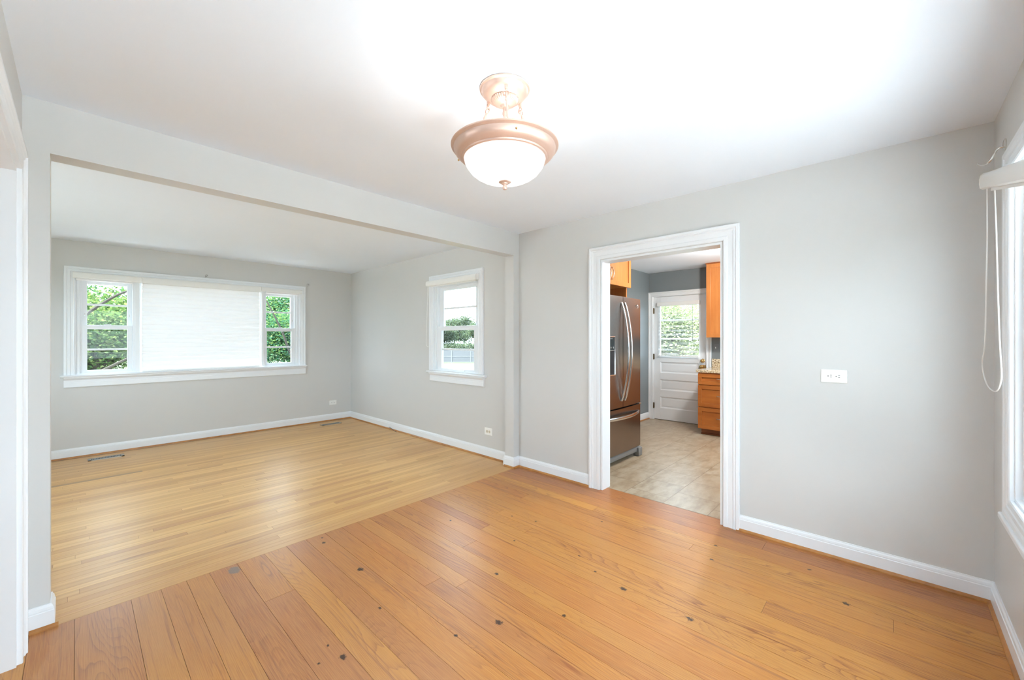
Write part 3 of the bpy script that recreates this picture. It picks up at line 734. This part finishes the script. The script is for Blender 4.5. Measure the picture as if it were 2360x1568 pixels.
for k in range(3):
    a = math.radians(108 + 120*k)     # rod positions round the canopy
    p0 = Vector((LX+.083*math.cos(a), LY+.083*math.sin(a), H-.036)); p1 = Vector((LX+.185*math.cos(a), LY+.185*math.sin(a), ZR-.004)); dd = (p1-p0).normalized()
    m = MB(); m.tube([p0, p0+Vector((0, 0, -.016))], .0072, 12); m.tube([p0+Vector((0, 0, -.016)), p0+Vector((0, 0, -.022))], .0045, 10)
    q = p0+Vector((0, 0, -.033)); s_ = Vector((-math.sin(a), math.cos(a), 0)); u_ = Vector((0, 0, 1))
    m.tube([q+(s_*math.cos(2*PI*i/20)+u_*math.sin(2*PI*i/20))*.0115 for i in range(20)], .0026, 8, True)
    e0 = q+dd*.016; s2 = dd.cross(s_).normalized()
    m.tube([q+dd*.010+(s2*math.cos(2*PI*i/20)+dd*math.sin(2*PI*i/20))*.010 for i in range(20)], .0026, 8, True)
    m.tube([e0+dd*.004, e0+dd*.018, e0+dd*.024, e0+dd*.034], [.0045, .0062, .0075, .005], 12)
    m.tube([e0+dd*.03, p1], .0044, 12)
    md = e0+dd*((p1-e0).length*.42)
    m.tube([md-dd*.010, md-dd*.004, md+dd*.004, md+dd*.010], [.005, .008, .008, .005], 12)
    m.done('rod', M['rosy'], L, smooth=True)
# rim: wide stepped pan seen from below
rim = [(.172, 2.150), (.180, 2.146), (.186, 2.150), (.188, 2.157), (.194, 2.158), (.198, 2.163), (.205, 2.166), (.216, 2.180), (.222, 2.196), (.2235, 2.206), (.228, 2.209), (.2345, 2.214), (.2355, 2.219), (.231, 2.225), (.222, 2.226), (.214, 2.212), (.200, 2.190), (.172, 2.160)]
rim = [(r_, 2.188-(2.226-z_)*.76) for r_, z_ in rim]
R_ = MB().lathe([(r_, z_-H) for r_, z_ in rim]+[(rim[0][0], rim[0][1]-H)], (LX, LY, H), 96).done('rim', M['rosy'], L, smooth=True)
for k in range(3):
    a = math.radians(236+120*k); m = MB(); c0 = Vector((LX+.219*math.cos(a), LY+.219*math.sin(a), 2.158)); dv = Vector((math.cos(a)*.7, math.sin(a)*.7, -.7))
    m.tube([c0-dv*.004, c0+dv*.006, c0+dv*.008], [.0035, .0045, .002], 10); m.done('thumb_screw', M['brass'], L, smooth=True)
t = NT('frosted_glowing_glass'); p, v = t.objpos()
ang = t.math('ARCTAN2', p[1], p[0]); rib = t.math('SINE', t.math('MULTIPLY', ang, 28.0))
rr = t.math('SQRT', t.math('ADD', t.math('MULTIPLY', p[0], p[0]), t.math('MULTIPLY', p[1], p[1])))
em = t.n('ShaderNodeEmission'); em.inputs[0].default_value = (1, .985, .96, 1)
t.put(em.inputs[1], t.mr(t.math('MULTIPLY', rib, t.mr(rr, .06, .14, 0, 1)), -1, 1, .60, .74))
tr = t.n('ShaderNodeBsdfTransparent'); tr.inputs[0].default_value = (1, 1, 1, 1)
mx = t.n('ShaderNodeMixShader'); mx.inputs[0].default_value = .14
t.t.links.new(em.outputs[0], mx.inputs[1]); t.t.links.new(tr.outputs[0], mx.inputs[2]); t.t.links.new(mx.outputs[0], t.out.inputs[0])
bowl = [(.179*math.cos(i*PI/36)**.85 if i < 18 else 0, 2.140-.112*math.sin(i*PI/36)) for i in range(19)]
MB().lathe([(r_, z_-H) for r_, z_ in bowl], (LX, LY, H), 112, flute=lambda a, r_, h: 1+.007*math.cos(28*a)*(1 if r_ > .06 else 0)).done('glass_bowl', t.m, L, smooth=True)
MB().lathe([(q, h+.017-H) for q, h in ((0, 2.022), (.030, 2.020), (.031, 2.015), (.024, 2.010), (.015, 2.006), (.014, 2.003), (.007, 1.999), (.006, 1.996), (.010, 1.992), (.011, 1.987), (.008, 1.980), (0, 1.977))], (LX, LY, H), 32).done('finial', M['rosy'], L, smooth=True)
def lamp(name, loc, power, rad, col=(1, .95, .88)):
    d = bpy.data.lights.new(name, 'POINT'); d.energy = power; d.shadow_soft_size = rad; d.color = col
    o = bpy.data.objects.new(name, d); C.objects.link(o); o.location = loc; return o
for k in range(2):
    lamp('bulb', (LX+.06*(1 if k else -1), LY, 2.085), 2.2, .03, (1, .97, .93))

# kitchen ceiling light (out of view) and its glow
kl = thing('flush_light', 'round flush ceiling light in the kitchen', 'ceiling light', (4.9, 1.15, 2.431))
MB().lathe([(0, 0), (.17, 0), (.17, -.02), (.155, -.03), (0, -.03)], (4.9, 1.15, 2.431), 40).done('base', M['white'], kl, smooth=True)
t = NT('flush_glass'); em = t.n('ShaderNodeEmission'); em.inputs[0].default_value = (1, .95, .88, 1); em.inputs[1].default_value = 14
t.t.links.new(em.outputs[0], t.out.inputs[0])
MB().lathe([(.15, -.03), (.14, -.06), (.10, -.085), (.05, -.096), (0, -.098)], (4.9, 1.15, 2.431), 40).done('glass_bowl', t.m, kl, smooth=True)

lamp('kitchen_bulb', (4.9, 1.15, 2.22), 50, .08, (1, .97, .92))
# added living room light, unseen above the beam's sight line, brightens the room
kl = thing('flush_light', 'round flush ceiling light added behind the beam to brighten the living room', 'ceiling light', (1.9, 3.35, H))
MB().lathe([(0, 0), (.13, 0), (.13, -.012), (.12, -.02), (0, -.02)], (1.9, 3.35, H), 40).done('base', M['white'], kl, smooth=True)
MB().lathe([(.115, -.02), (.11, -.045), (.08, -.066), (.04, -.075), (0, -.077)], (1.9, 3.35, H), 40).done('glass_bowl', t.m, kl, smooth=True)
# ------------------------------------------------------------------ refrigerator
FX0, FX1, FY = 3.515, 4.440, 2.11      # front plane of the doors
fr = thing('refrigerator', 'stainless steel french door refrigerator with an ice dispenser', 'refrigerator', (3.95, 2.5, 0))
MB().box(FX0+.004, FX1-.004, FY+.085, 2.93, .03, 1.765, .006).done('body', M['fridge_side'], fr)
def bowed(m, x0, x1, z0, z1, y, bow, th, hole=None):
    """slightly crowned door slab"""
    n = 14; V = []
    for i in range(n+1):
        x = x0+(x1-x0)*i/n; f = (x-(FX0+FX1)/2)/((FX1-FX0)/2); yy = y+bow*f*f
        V.append([m.b.verts.new(q) for q in ((x, yy, z0), (x, yy, z1), (x, y+th, z1), (x, y+th, z0))])
    for A, B in zip(V, V[1:]):
        for k in range(4): m.b.faces.new([A[k], A[(k+1) % 4], B[(k+1) % 4], B[k]])
    m.b.faces.new(V[0]); m.b.faces.new(list(reversed(V[-1])))
    bmesh.ops.bevel(m.b, geom=[e for e in m.b.edges if len(e.link_faces) == 2 and e.calc_face_angle(0) > .8], offset=.006, segments=3, affect='EDGES')
    return m
XS = 4.003
FD = []
for x0, x1 in ((FX0, XS-.003), (XS+.003, FX1)):
    FD.append(bowed(MB(), x0, x1, .605, 1.79, FY, .014, .08).done('door', M['steel'], fr, smooth=True))
bowed(MB(), FX0, FX1, .115, .590, FY, .014, .08).done('freezer_drawer', M['steel'], fr, smooth=True)
def zarc(x, z0, z1, out, n=22, lean=0):
    return [(x+lean*math.sin(PI*i/n), FY-.004-out*math.sin(PI*i/n)**.8, z0+(z1-z0)*i/n) for i in range(n+1)]
for x, dr_ in ((XS-.036, FD[0]), (XS+.036, FD[1])):
    m = MB(); m.bar(zarc(x, .675, 1.725, .082), .014, .008, (1, 0, 0)); m.done('handle', M['handle'], dr_, smooth=True)
m = MB(); n = 22
m.bar([(FX0+.05+(FX1-FX0-.10)*i/n, FY+.010-.075*math.sin(PI*i/n)**.8, .512) for i in range(n+1)], .016, .008, (0, 0, 1)); m.done('drawer_handle', M['handle'], fr, smooth=True)
M['grille'] = paint('grille_grey', (.17, .165, .16), .38)
bg = MB().box(FX0+.01, FX1-.01, FY+.012, FY+.07, .050, .106, .006).done('base_grille', M['grille'], fr, smooth=True)
for q0, q1 in ((FX1-.09, FX1+.004), (FX0-.004, FX0+.09)): MB().box(q0, q1, FY-.012, FY+.06, .0, .098, .012).done('foot_cover', M['grille'], bg, smooth=True)
for q in (FX1-.06, FX0+.002): MB().box(q, q+.058, FY+.0, FY+.07, .591, .604).done('hinge', M['nickel'], fr)
# ice and water dispenser in the door
dz0, dz1, dx0, dx1 = .955, 1.365, 3.585, 3.825
ds = MB(); ds.sweep(rect_path(dx0, dx1, dz0, dz1), [(0, -.004), (0, .010), (.006, .013), (.012, .010), (.012, -.004)], lambda a, z, t: (a, FY-t+.004, z), True)
dsp = ds.done('dispenser', M['handle'], FD[0], smooth=True)
MB().box(dx0, dx1, FY-.006, FY+.008, 1.225, dz1).done('control_panel', M['dispenser'], dsp)
MB().box(dx0, dx1, FY-.003, FY+.008, dz0, 1.225).done('recess', M['dispdark'], dsp)
MB().box(dx0, dx1, FY-.012, FY-.003, 1.214, 1.222).done('divider', M['handle'], dsp)
MB().box(dx0+.01, dx1-.01, FY-.016, FY-.002, dz0+.002, dz0+.014, .002).done('drip_tray', M['handle'], dsp)
for i in range(4): MB().lathe([(0, -.010), (.010, -.010), (.010, -.005), (0, -.005)], (dx0+.05+i*.048, FY, 1.247), 14, 'y').done('button', M['handle'], dsp)
MB().box(dx0+.13, dx0+.18, FY-.008, FY-.005, 1.335, 1.343).done('display', M['handle'], dsp)
# small swirl badge on the door
m = MB(); bc = Vector((4.345, FY+.004, 1.705))
m.tube([bc+Vector((.013*math.cos(a_), -.003, .018*math.sin(a_))) for a_ in [(-.5+i*.105)*PI for i in range(15)]], .0024, 6)
m.tube([bc+Vector((-.006+.012*math.cos(a_), -.003, .002+.008*math.sin(a_))) for a_ in [(.1+i*.12)*PI for i in range(10)]], .002, 6)
m.done('badge', M['plastic'], FD[1], smooth=True)

# ------------------------------------------------------------------ cabinets
def shaker(parent, mp, a0, a1, z0, z1, mat, matp, fw=.055, name='door', th=.019):
    m = MB()
    bxm(m, mp, a0, a0+fw, z0, z1, 0, th, .0015); bxm(m, mp, a1-fw, a1, z0, z1, 0, th, .0015)
    bxm(m, mp, a0+fw, a1-fw, z0, z0+fw, 0, th, .0015); bxm(m, mp, a0+fw, a1-fw, z1-fw, z1, 0, th, .0015)
    bxm(m, mp, a0+fw, a1-fw, z0+fw, z1-fw, 0, .008)
    return m.done(name, mat, parent)
def pull(parent, mp, a, z, vertical, L_=.10, mat='cabpull'):
    pts = []
    for i in range(13):
        f = i/12; u = (f-.5)*L_; t = .019+.028*math.sin(PI*f)**.6
        pts.append(mp(a, z+u, t) if vertical else mp(a+u, z, t))
    m = MB(); m.tube(pts, .0052, 10); return m.done('handle', M[mat], parent, smooth=True)
# over the refrigerator: cabinet between tall side panels
CY = 2.40; mC = lambda a, z, t: (a, CY-t, z)
c = thing('cabinet', 'honey wood wall cabinet above the stainless refrigerator', 'cabinet', (4.1, 2.7, 1.975))
MB().box(3.72, 4.712, CY, YK, 1.975, 2.43).done('carcass', M['cab'], c)
dA = shaker(c, mC, 3.725, 4.214, 1.972, 2.425, M['cab'], M['cab']); dB = shaker(c, mC, 4.220, 4.722, 1.972, 2.425, M['cab'], M['cab'])
pull(dA, mC, 4.190, 2.10, True, .15); pull(dB, mC, 4.246, 2.10, True, .15)
MB().box(4.668, 4.688, CY+.02, YK-.018, .112, 1.974).done('side_panel', M['cab'], c)
MB().box(4.668, 4.688, CY+.02, YK-.03, 0, .112).done('panel_foot', M['cab'], c)

# base cabinet with three drawers beside the kitchen door
BX = 5.95; BYL = 1.985; mB = lambda a, z, t: (BX-t, a, z)
c = thing('base_cabinet', 'honey wood drawer base cabinet beside the white kitchen door', 'cabinet', (6.2, 1.6, 0))
MB().box(BX, XK-.004, 1.18, BYL, .098, .868).done('carcass', M['cab'], c)
MB().box(BX+.07, XK-.004, 1.18, BYL-.02, .0, .098).done('toe_kick', M['cabdark'], c)
MB().box(BX+.052, BX+.07, 1.18, BYL-.015, .0, .016, .003).done('shoe_molding', M['cabdark'], c)
for u, v in ((.703, .850), (.394, .690), (.088, .382)):
    dd_ = shaker(c, mB, 1.385, BYL, u, v, M['cabh'], M['cabh'], .05, 'drawer'); pull(dd_, mB, 1.69, (u+v)/2+.012, False, .10, 'nickel')
for u, v in ((.703, .850), (.394, .690), (.088, .382)):
    pass
shaker(c, mB, 1.19, 1.378, .088, .850, M['cab'], M['cab'])
ct = thing('countertop', 'speckled tan granite countertop with a low backsplash', 'countertop', (6.2, 1.4, .868))
MB().box(BX-.03, XK, -.30, BYL+.022, .868, .906, .004).done('slab', M['granite'], ct)
MB().box(XK-.022, XK, -.30, 1.985, .906, 1.035, .002).done('backsplash', M['granite'], ct)
c2 = thing('base_cabinet', 'honey wood base cabinets beneath the hidden end of the countertop', 'cabinet', (6.2, .4, 0))
MB().box(BX, XK-.004, -.30, 1.175, .098, .868).done('carcass', M['cab'], c2)
MB().box(BX+.07, XK-.004, -.30, 1.175, 0, .098).done('toe_kick', M['cabdark'], c2)
for k in range(3): shaker(c2, mB, -.29+k*.488, -.29+k*.488+.480, .10, .85, M['cab'], M['cab'])
c = thing('wall_cabinet', 'tall honey wood wall cabinet hanging over the granite countertop', 'cabinet', (6.4, 1.6, 1.355))
UX = 6.24; mU = lambda a, z, t: (UX-t, a, z)
MB().box(UX, XK, 1.18, 1.966, 1.355, 2.425).done('carcass', M['cab'], c)
shaker(c, mU, 1.555, 1.966, 1.355, 2.415, M['cab'], M['cab'], .058); shaker(c, mU, 1.185, 1.548, 1.355, 2.415, M['cab'], M['cab'], .058)
m = MB(); m.sweep([(1.966, 2.416), (1.18, 2.416)], [(0, -.0), (0, .022), (-.008, .032), (-.014, .034), (-.014, 0)], mU); m.box(UX-.03, XK, 1.966, 1.976, 2.416, 2.430); m.done('crown_strip', M['cabdark'], c)

# ------------------------------------------------------------------ wall plates
def outlet(label, mp, a, z, w, h, horiz, plate, face, faces_mat):
    o = thing('wall_outlet', label, 'outlet', mp(a, z, 0))
    m = MB(); bxm(m, mp, a-w/2, a+w/2, z-h/2, z+h/2, 0, .006, .0025); m.done('plate', M[plate], o, smooth=False)
    for s in (-1, 1):
        ca, cz = (a+s*.0195, z) if horiz else (a, z+s*.0195)
        pts = []
        for i in range(28):
            g_ = 2*PI*i/28; pts.append(mp(ca+.0165*math.copysign(min(abs(math.cos(g_)), .80 if horiz else 1), math.cos(g_)), cz+.0165*math.copysign(min(abs(math.sin(g_)), 1 if horiz else .80), math.sin(g_)), .0055))
        q = Vector(mp(0, 0, .0022))-Vector(mp(0, 0, 0)); f = MB().ngon_prism(pts, q).done('receptacle', M[faces_mat], o)
        m = MB()
        for e in (-1, 1):
            if horiz: bxm(m, mp, ca-.0095, ca-.0015, cz+e*.0058-.0013, cz+e*.0058+.0013, .0072, .0080)
            else: bxm(m, mp, ca+e*.0058-.0013, ca+e*.0058+.0013, cz-.001, cz+.007, .0072, .0080)
        gx = (ca+.0085, cz) if horiz else (ca, cz-.0085)
        m.ngon_prism([mp(gx[0]+.0028*math.cos(2*PI*i/12), gx[1]+.0028*math.sin(2*PI*i/12), .0072) for i in range(12)], Vector(mp(0, 0, .0008))-Vector(mp(0, 0, 0)))
        m.done('slots', M['slot'], f)
    m = MB(); m.ngon_prism([mp(a+.003*math.cos(2*PI*i/12), z+.003*math.sin(2*PI*i/12), .0055) for i in range(12)], Vector(mp(0, 0, .0018))-Vector(mp(0, 0, 0))); m.done('screw', M['plastic'], o)
    return o
outlet('wide white outlet on the bare grey wall past the doorway', mR, .260, 1.110, .127, .080, True, 'plastic', 'plastic', 'plastic')
outlet('square white outlet with beige sockets low beside the post', mR, 3.322, .292, .122, .080, True, 'plastic', 'ivory', 'ivory')
outlet('small white outlet low on the picture window wall', mF, 2.865, .290, .118, .074, True, 'plastic', 'plastic', 'plastic')
o = thing('light_switch', 'grey painted wall switch with a white toggle above the backsplash', 'light switch', (XK, 1.93, 1.20))
m = MB(); bxm(m, mK, 1.895, 1.965, 1.142, 1.257, 0, .006, .002); m.done('plate', M['greyplate'], o)
m = MB(); bxm(m, mK, 1.930, 1.942, 1.190, 1.214, .005, .016, .003); m.done('toggle', M['plastic'], o)

# ------------------------------------------------------------------ floor registers, cable, hooks
def register(label, x0, x1, y0, y1):
    o = thing('floor_register', label, 'floor vent', ((x0+x1)/2, (y0+y1)/2, 0))
    m = MB(); z1 = .006; e = .020
    m.box(x0, x1, y0, y0+e*.8, 0, z1); m.box(x0, x1, y1-e*.8, y1, 0, z1); m.box(x0, x0+e*1.3, y0, y1, 0, z1); m.box(x1-e*1.3, x1, y0, y1, 0, z1)
    m.done('frame', M['vent'], o)
    m = MB(); n = 20; s = (x1-x0-2.6*e)/n
    for i in range(1, n): m.box(x0+1.3*e+s*i-.0032, x0+1.3*e+s*i+.0032, y0+e*.8, y1-e*.8, .001, z1-.001)
    m.done('louvers', M['vent'], o)
    MB().box(x0+e, x1-e, y0+e*.5, y1-e*.5, .0, .0008).done('duct', M['slot'], o); return o
register('metal floor register below the sash with yellow-green leaves', .078, .368, 6.400, 6.505)
register('metal floor register by the corner of the two window walls', 2.565, 2.86, 6.365, 6.470)
m = MB()
m.tube(smooth([(XR-.014, 5.44, .022), (XR-.024, 5.415, .034), (XR-.030, 5.38, .030), (XR-.022, 5.36, .020), (XR-.034, 5.33, .024), (XR-.046, 5.28, .020), (XR-.052, 5.22, .010), (XR-.050, 5.18, .0035)]), .0034, 7)
tag(m.done('cable', M['slot'], None, smooth=True, loc=Vector((XR-.05, 5.3, 0))), 'short black cable end poking from the baseboard', 'cable')

hk = thing('curtain_hook', 'small metal curtain bracket above the middle of the picture window', 'curtain hook', (1.172, YF, 2.175))
m = MB(); bxm(m, mF, 1.166, 1.178, 2.158, 2.192, 0, .003); m.tube(smooth([mF(1.172, 2.166, .003), mF(1.172, 2.166, .03), mF(1.180, 2.172, .045), mF(1.186, 2.186, .035), mF(1.174, 2.192, .02)]), .0035, 7); m.done('bracket', M['vent'], hk)
hk = thing('curtain_hook', 'round nickel rod holder at the picture window corner nearest the small window', 'curtain hook', (2.478, YF, 2.184))
MB().lathe([(0, 0), (.021, 0), (.021, -.004), (.016, -.007), (0, -.007)], mF(2.478, 2.184, 0), 26, 'y').done('rosette', M['nickel'], hk, smooth=True)
m = MB(); m.tube([mF(2.478, 2.184, .004), mF(2.478, 2.184, .04)], .005, 9); m.tube([mF(2.478+.011*math.cos(i*PI/10), 2.184+.011*math.sin(i*PI/10), .042) for i in range(20)], .003, 7, True); m.done('ring', M['nickel'], hk, smooth=True)
hk = thing('curtain_hook', 'chrome curtain hook on a round plate above the crooked roller shade', 'curtain hook', (2.88, YN, 2.215))
MB().lathe([(0, 0), (.026, 0), (.026, .004), (.020, .007), (0, .007)], mN(2.885, 2.225, 0), 28, 'y').done('rosette', M['chrome'], hk, smooth=True)
m = MB(); m.tube(smooth([mN(2.885, 2.215, .004), mN(2.89, 2.213, .022), mN(2.895, 2.19, .034), mN(2.905, 2.168, .044), mN(2.93, 2.162, .060), mN(2.95, 2.172, .074), mN(2.955, 2.18, .078)]), .0036, 8); m.done('hook', M['chrome'], hk, smooth=True)

# cord loop of the crooked shade, hanging free of the wall
sh = [o for o in bpy.data.objects if o.name.startswith('roller_shade') and 'crooked' in o['label']][0]
Yc = YN+.046
m = MB(); m.tube(smooth([(2.865, Yc+.012, 2.045), (2.862, Yc+.012, 1.80), (2.885, Yc+.012, 1.60), (2.925, Yc+.010, 1.42), (2.96, Yc+.009, 1.30), (3.035, Yc+.008, 1.235), (3.045, Yc+.006, 1.19), (3.00, Yc+.004, 1.145), (2.90, Yc+.004, 1.115), (2.80, Yc, 1.105), (2.70, Yc, 1.12), (2.64, Yc, 1.155), (2.62, Yc, 1.20), (2.66, Yc, 1.33), (2.70, Yc, 1.55), (2.735, Yc, 1.80), (2.765, Yc, 1.96), (2.775, Yc, 2.02)], 8), .0026, 8)
m.done('cord_loop', M['plastic'], sh, smooth=True)

# ------------------------------------------------------------------ outdoors
GZ = -1.2
gm = MB(); gm.quad((-60, -60, GZ), (160, -60, GZ), (160, 160, GZ), (-60, 160, GZ)); g_ = gm.done('ground', M['lawn'], keep=True); struct(g_); g_['label'] = 'sunlit green lawn outside'; g_['category'] = 'ground'
sbox('bounce_patio', [(-4, 9, -9, YN-.16, -.45, -.32)], paint('bounce_concrete', (.69, .69, .69), .8, .1), 'pale concrete patio added to bounce daylight in at the window wall', 'patio')  # unseen pale slab, added to bounce sunlight up to the ceilings
sbox('bounce_walk', [(-14, -4.3, 1.5, 10, -.6, -.42), (-3, 3.3, YF+.15, YF+2.3, GZ, GZ+.05)], bpy.data.materials['bounce_concrete'], 'pale concrete strips added to bounce daylight into the living room', 'path')  # pale strips outside, added to bounce sunlight into the living room
def leaves(name, parent, centers, radii, n, size, mat, seed):
    rng = np.random.default_rng(seed); k = len(centers)
    ci = rng.integers(0, k, n); d = rng.normal(size=(n, 3)); d /= np.linalg.norm(d, axis=1)[:, None]
    rad = rng.uniform(0, 1, n)**.45
    P = np.array(centers)[ci] + d*rad[:, None]*np.array(radii)[ci][:, None]*np.array([1, 1, .8])
    f = rng.normal(size=(n, 3)); f[:, 2] *= .5; f /= np.linalg.norm(f, axis=1)[:, None]
    nn = rng.normal(size=(n, 3)); nn[:, 2] += .8; nn -= f*(nn*f).sum(1)[:, None]; nn /= np.linalg.norm(nn, axis=1)[:, None]
    s = np.cross(f, nn); L_ = size*rng.uniform(.65, 1.3, n)[:, None]; W_ = L_*.30
    V = np.stack([P, P+f*L_*.5+s*W_-nn*L_*.06, P+f*L_-nn*L_*.15, P+f*L_*.5-s*W_-nn*L_*.06], 1).reshape(-1, 3)
    V = V-np.array(root_loc(parent))
    me = bpy.data.meshes.new(name); me.vertices.add(4*n); me.vertices.foreach_set('co', V.astype(np.float32).ravel())
    me.loops.add(4*n); me.loops.foreach_set('vertex_index', np.arange(4*n, dtype=np.int32))
    me.polygons.add(n); me.polygons.foreach_set('loop_start', np.arange(0, 4*n, 4, dtype=np.int32)); me.polygons.foreach_set('loop_total', np.full(n, 4, dtype=np.int32))
    a = me.attributes.new('rnd', 'FLOAT', 'POINT'); a.data.foreach_set('value', np.repeat(rng.uniform(0, 1, n), 4).astype(np.float32))
    me.update(); me.validate(); me.materials.append(mat)
    o = bpy.data.objects.new(name, me); C.objects.link(o); o.parent = parent; return o
def tree(label, x, y, cz, R, n, size, mat, seed, trunk=.14, group=None, flat=.85, limbs=()):
    rng = random.Random(seed); T = thing('tree', label, 'tree', (x, y, GZ), group)
    m = MB(); top = Vector((x+rng.uniform(-.2, .2), y+rng.uniform(-.2, .2), cz+R*.3))
    fork = Vector((x, y, GZ)).lerp(top, .45)
    m.tube(smooth([(x, y, GZ), Vector((x, y, GZ)).lerp(top, .25)+Vector((.05, -.04, 0)), fork, top], 5), [trunk*(1-.8*i/15) for i in range(16)], 9)
    cs, rs = [], []
    for k in range(13):
        a = 2*PI*k/13*2.4+rng.uniform(-.3, .3); e = rng.uniform(-.5, .95); r_ = R*rng.uniform(.45, .8)
        end = Vector((x+r_*math.cos(a)*math.cos(e), y+r_*math.sin(a)*math.cos(e), cz+r_*flat*math.sin(e)))
        st = Vector((x, y, GZ)).lerp(top, rng.uniform(.4, .8)); md = st.lerp(end, .5)+Vector((rng.uniform(-.1, .1), rng.uniform(-.1, .1), R*.10))
        pth = smooth([st, md, end], 5); m.tube(pth, [trunk*.42*(1-.8*i/(len(pth)-1)) for i in range(len(pth))], 6)
        for q in range(3):
            s0 = pth[5+q]; e2 = s0+Vector((rng.uniform(-1, 1), rng.uniform(-1, 1), rng.uniform(-.4, .7)))*R*.33
            m.tube([s0, s0.lerp(e2, .5)+Vector((0, 0, R*.03)), e2], [trunk*.15, trunk*.1, trunk*.04], 5); cs.append(tuple(e2)); rs.append(R*.26)
        cs.append(tuple(end)); rs.append(R*.36)
    for lp in limbs:
        pth = smooth(lp, 5); m.tube(pth, [.034*(1-.6*i/(len(pth)-1)) for i in range(len(pth))], 7)
    m.done('trunk', M['bark'], T, smooth=True)
    leaves('foliage', T, cs, rs, n, size, mat, seed); return T
LIMB_A = ([(.25, 10.6, 1.2), (-.05, 9.6, 1.45), (.05, 9.05, 1.66), (.30, 8.95, 1.92), (.55, 8.95, 2.1), (.9, 9.1, 2.2)],
          [(.25, 10.6, .6), (-.02, 9.4, .62), (.2, 8.95, .80), (.6, 8.9, 1.05), (1.0, 9.0, 1.25)])
LIMB_B = ([(3.95, 10.8, .2), (3.55, 9.6, .55), (3.05, 9.15, 1.0), (2.85, 9.1, 1.5), (2.6, 9.2, 2.1)],)
tree('yellow-green leafy tree filling the picture window sash above the floor register', .25, 10.7, 1.35, 1.65, 40000, .058, M['leaf_bright'], 11, limbs=LIMB_A)
tree('dense green tree standing behind the yellow-green tree', .0, 15.9, 1.9, 2.3, 26000, .09, M['leaf_cool'], 12)
tree('blue-green tree filling the picture window sash nearest the room corner', 3.95, 10.9, 1.35, 1.65, 40000, .058, M['leaf_cool'], 13, limbs=LIMB_B)
tree('dark tree standing behind the blue-green tree', 5.4, 16.1, 1.9, 2.3, 26000, .09, M['leaf_cool'], 14)
tree('pale sunlit tree seen through the kitchen door blind', 12.0, 4.9, 1.5, 1.9, 26000, .075, M['leaf_pale'], 16)
tree('pale tree behind the one seen through the kitchen door blind', 17.0, 7.4, 2.0, 2.6, 18000, .11, M['leaf_pale'], 17)
tree('unseen leafy tree added beside the patio to block low sky light', -4.4, -5.6, 1.5, 2.3, 16000, .13, M['leaf_bright'], 40)  # unseen, added to hold low sky light off the right wall
tree('low rounded tree at the sky line of the small window', 32.5, 44.5, 1.5, 2.9, 22000, .19, M['leaf_far'], 18, .2)
tree('tall bushy tree against the sky in the small window', 38.5, 41.5, 2.2, 2.9, 22000, .19, M['leaf_far'], 19, .22)
tree('farther tree between the other two in the small window', 45.0, 56.0, 2.6, 4.4, 26000, .24, M['leaf_far'], 20, .25)
hd = thing('hedge', 'long dark hedge under the distant trees in the small window', 'hedge', (41, 47, GZ))
leaves('foliage', hd, [(41+.76*t_*.5, 47-.65*t_*.5, GZ+1.0+.25*math.sin(t_*1.7)) for t_ in range(-16, 17)], [1.35]*33, 16000, .2, M['leaf_far'], 31)
for t_ in range(-4, 5):
    MB().tube([(41+.76*t_*2, 47-.65*t_*2, GZ), (41+.76*t_*2+.1, 47-.65*t_*2, GZ+1.3)], .06, 7).done('stem', M['bark'], hd)
fe = thing('fence', 'low pale grey fence across the lawn beyond the small window', 'fence', (27.5, 33.0, GZ))
fd = Vector((1, -1.0, 0)).normalized()
m = MB()
def fb(u0, u1, z0, z1, t):
    p = Vector((27.5, 33.0, GZ))+fd*u0; nrm = Vector((-fd.y, fd.x, 0))*t
    m.ngon_prism([p-nrm+Vector((0, 0, z0)), p+nrm+Vector((0, 0, z0)), p+nrm+Vector((0, 0, z1)), p-nrm+Vector((0, 0, z1))], fd*(u1-u0))
fb(-7, 7, .08, 1.35, .03); m.done('panel', M['fence'], fe)
for k in range(8):
    m = MB(); fb(-7+k*2-.06, -7+k*2+.06, 0, 1.5, .06); m.done('post', M['fencepost'], fe)
m = MB(); fb(-7, 7, 1.35, 1.42, .05); fb(-7, 7, .62, .70, .045); m.done('rail', M['fencepost'], fe)
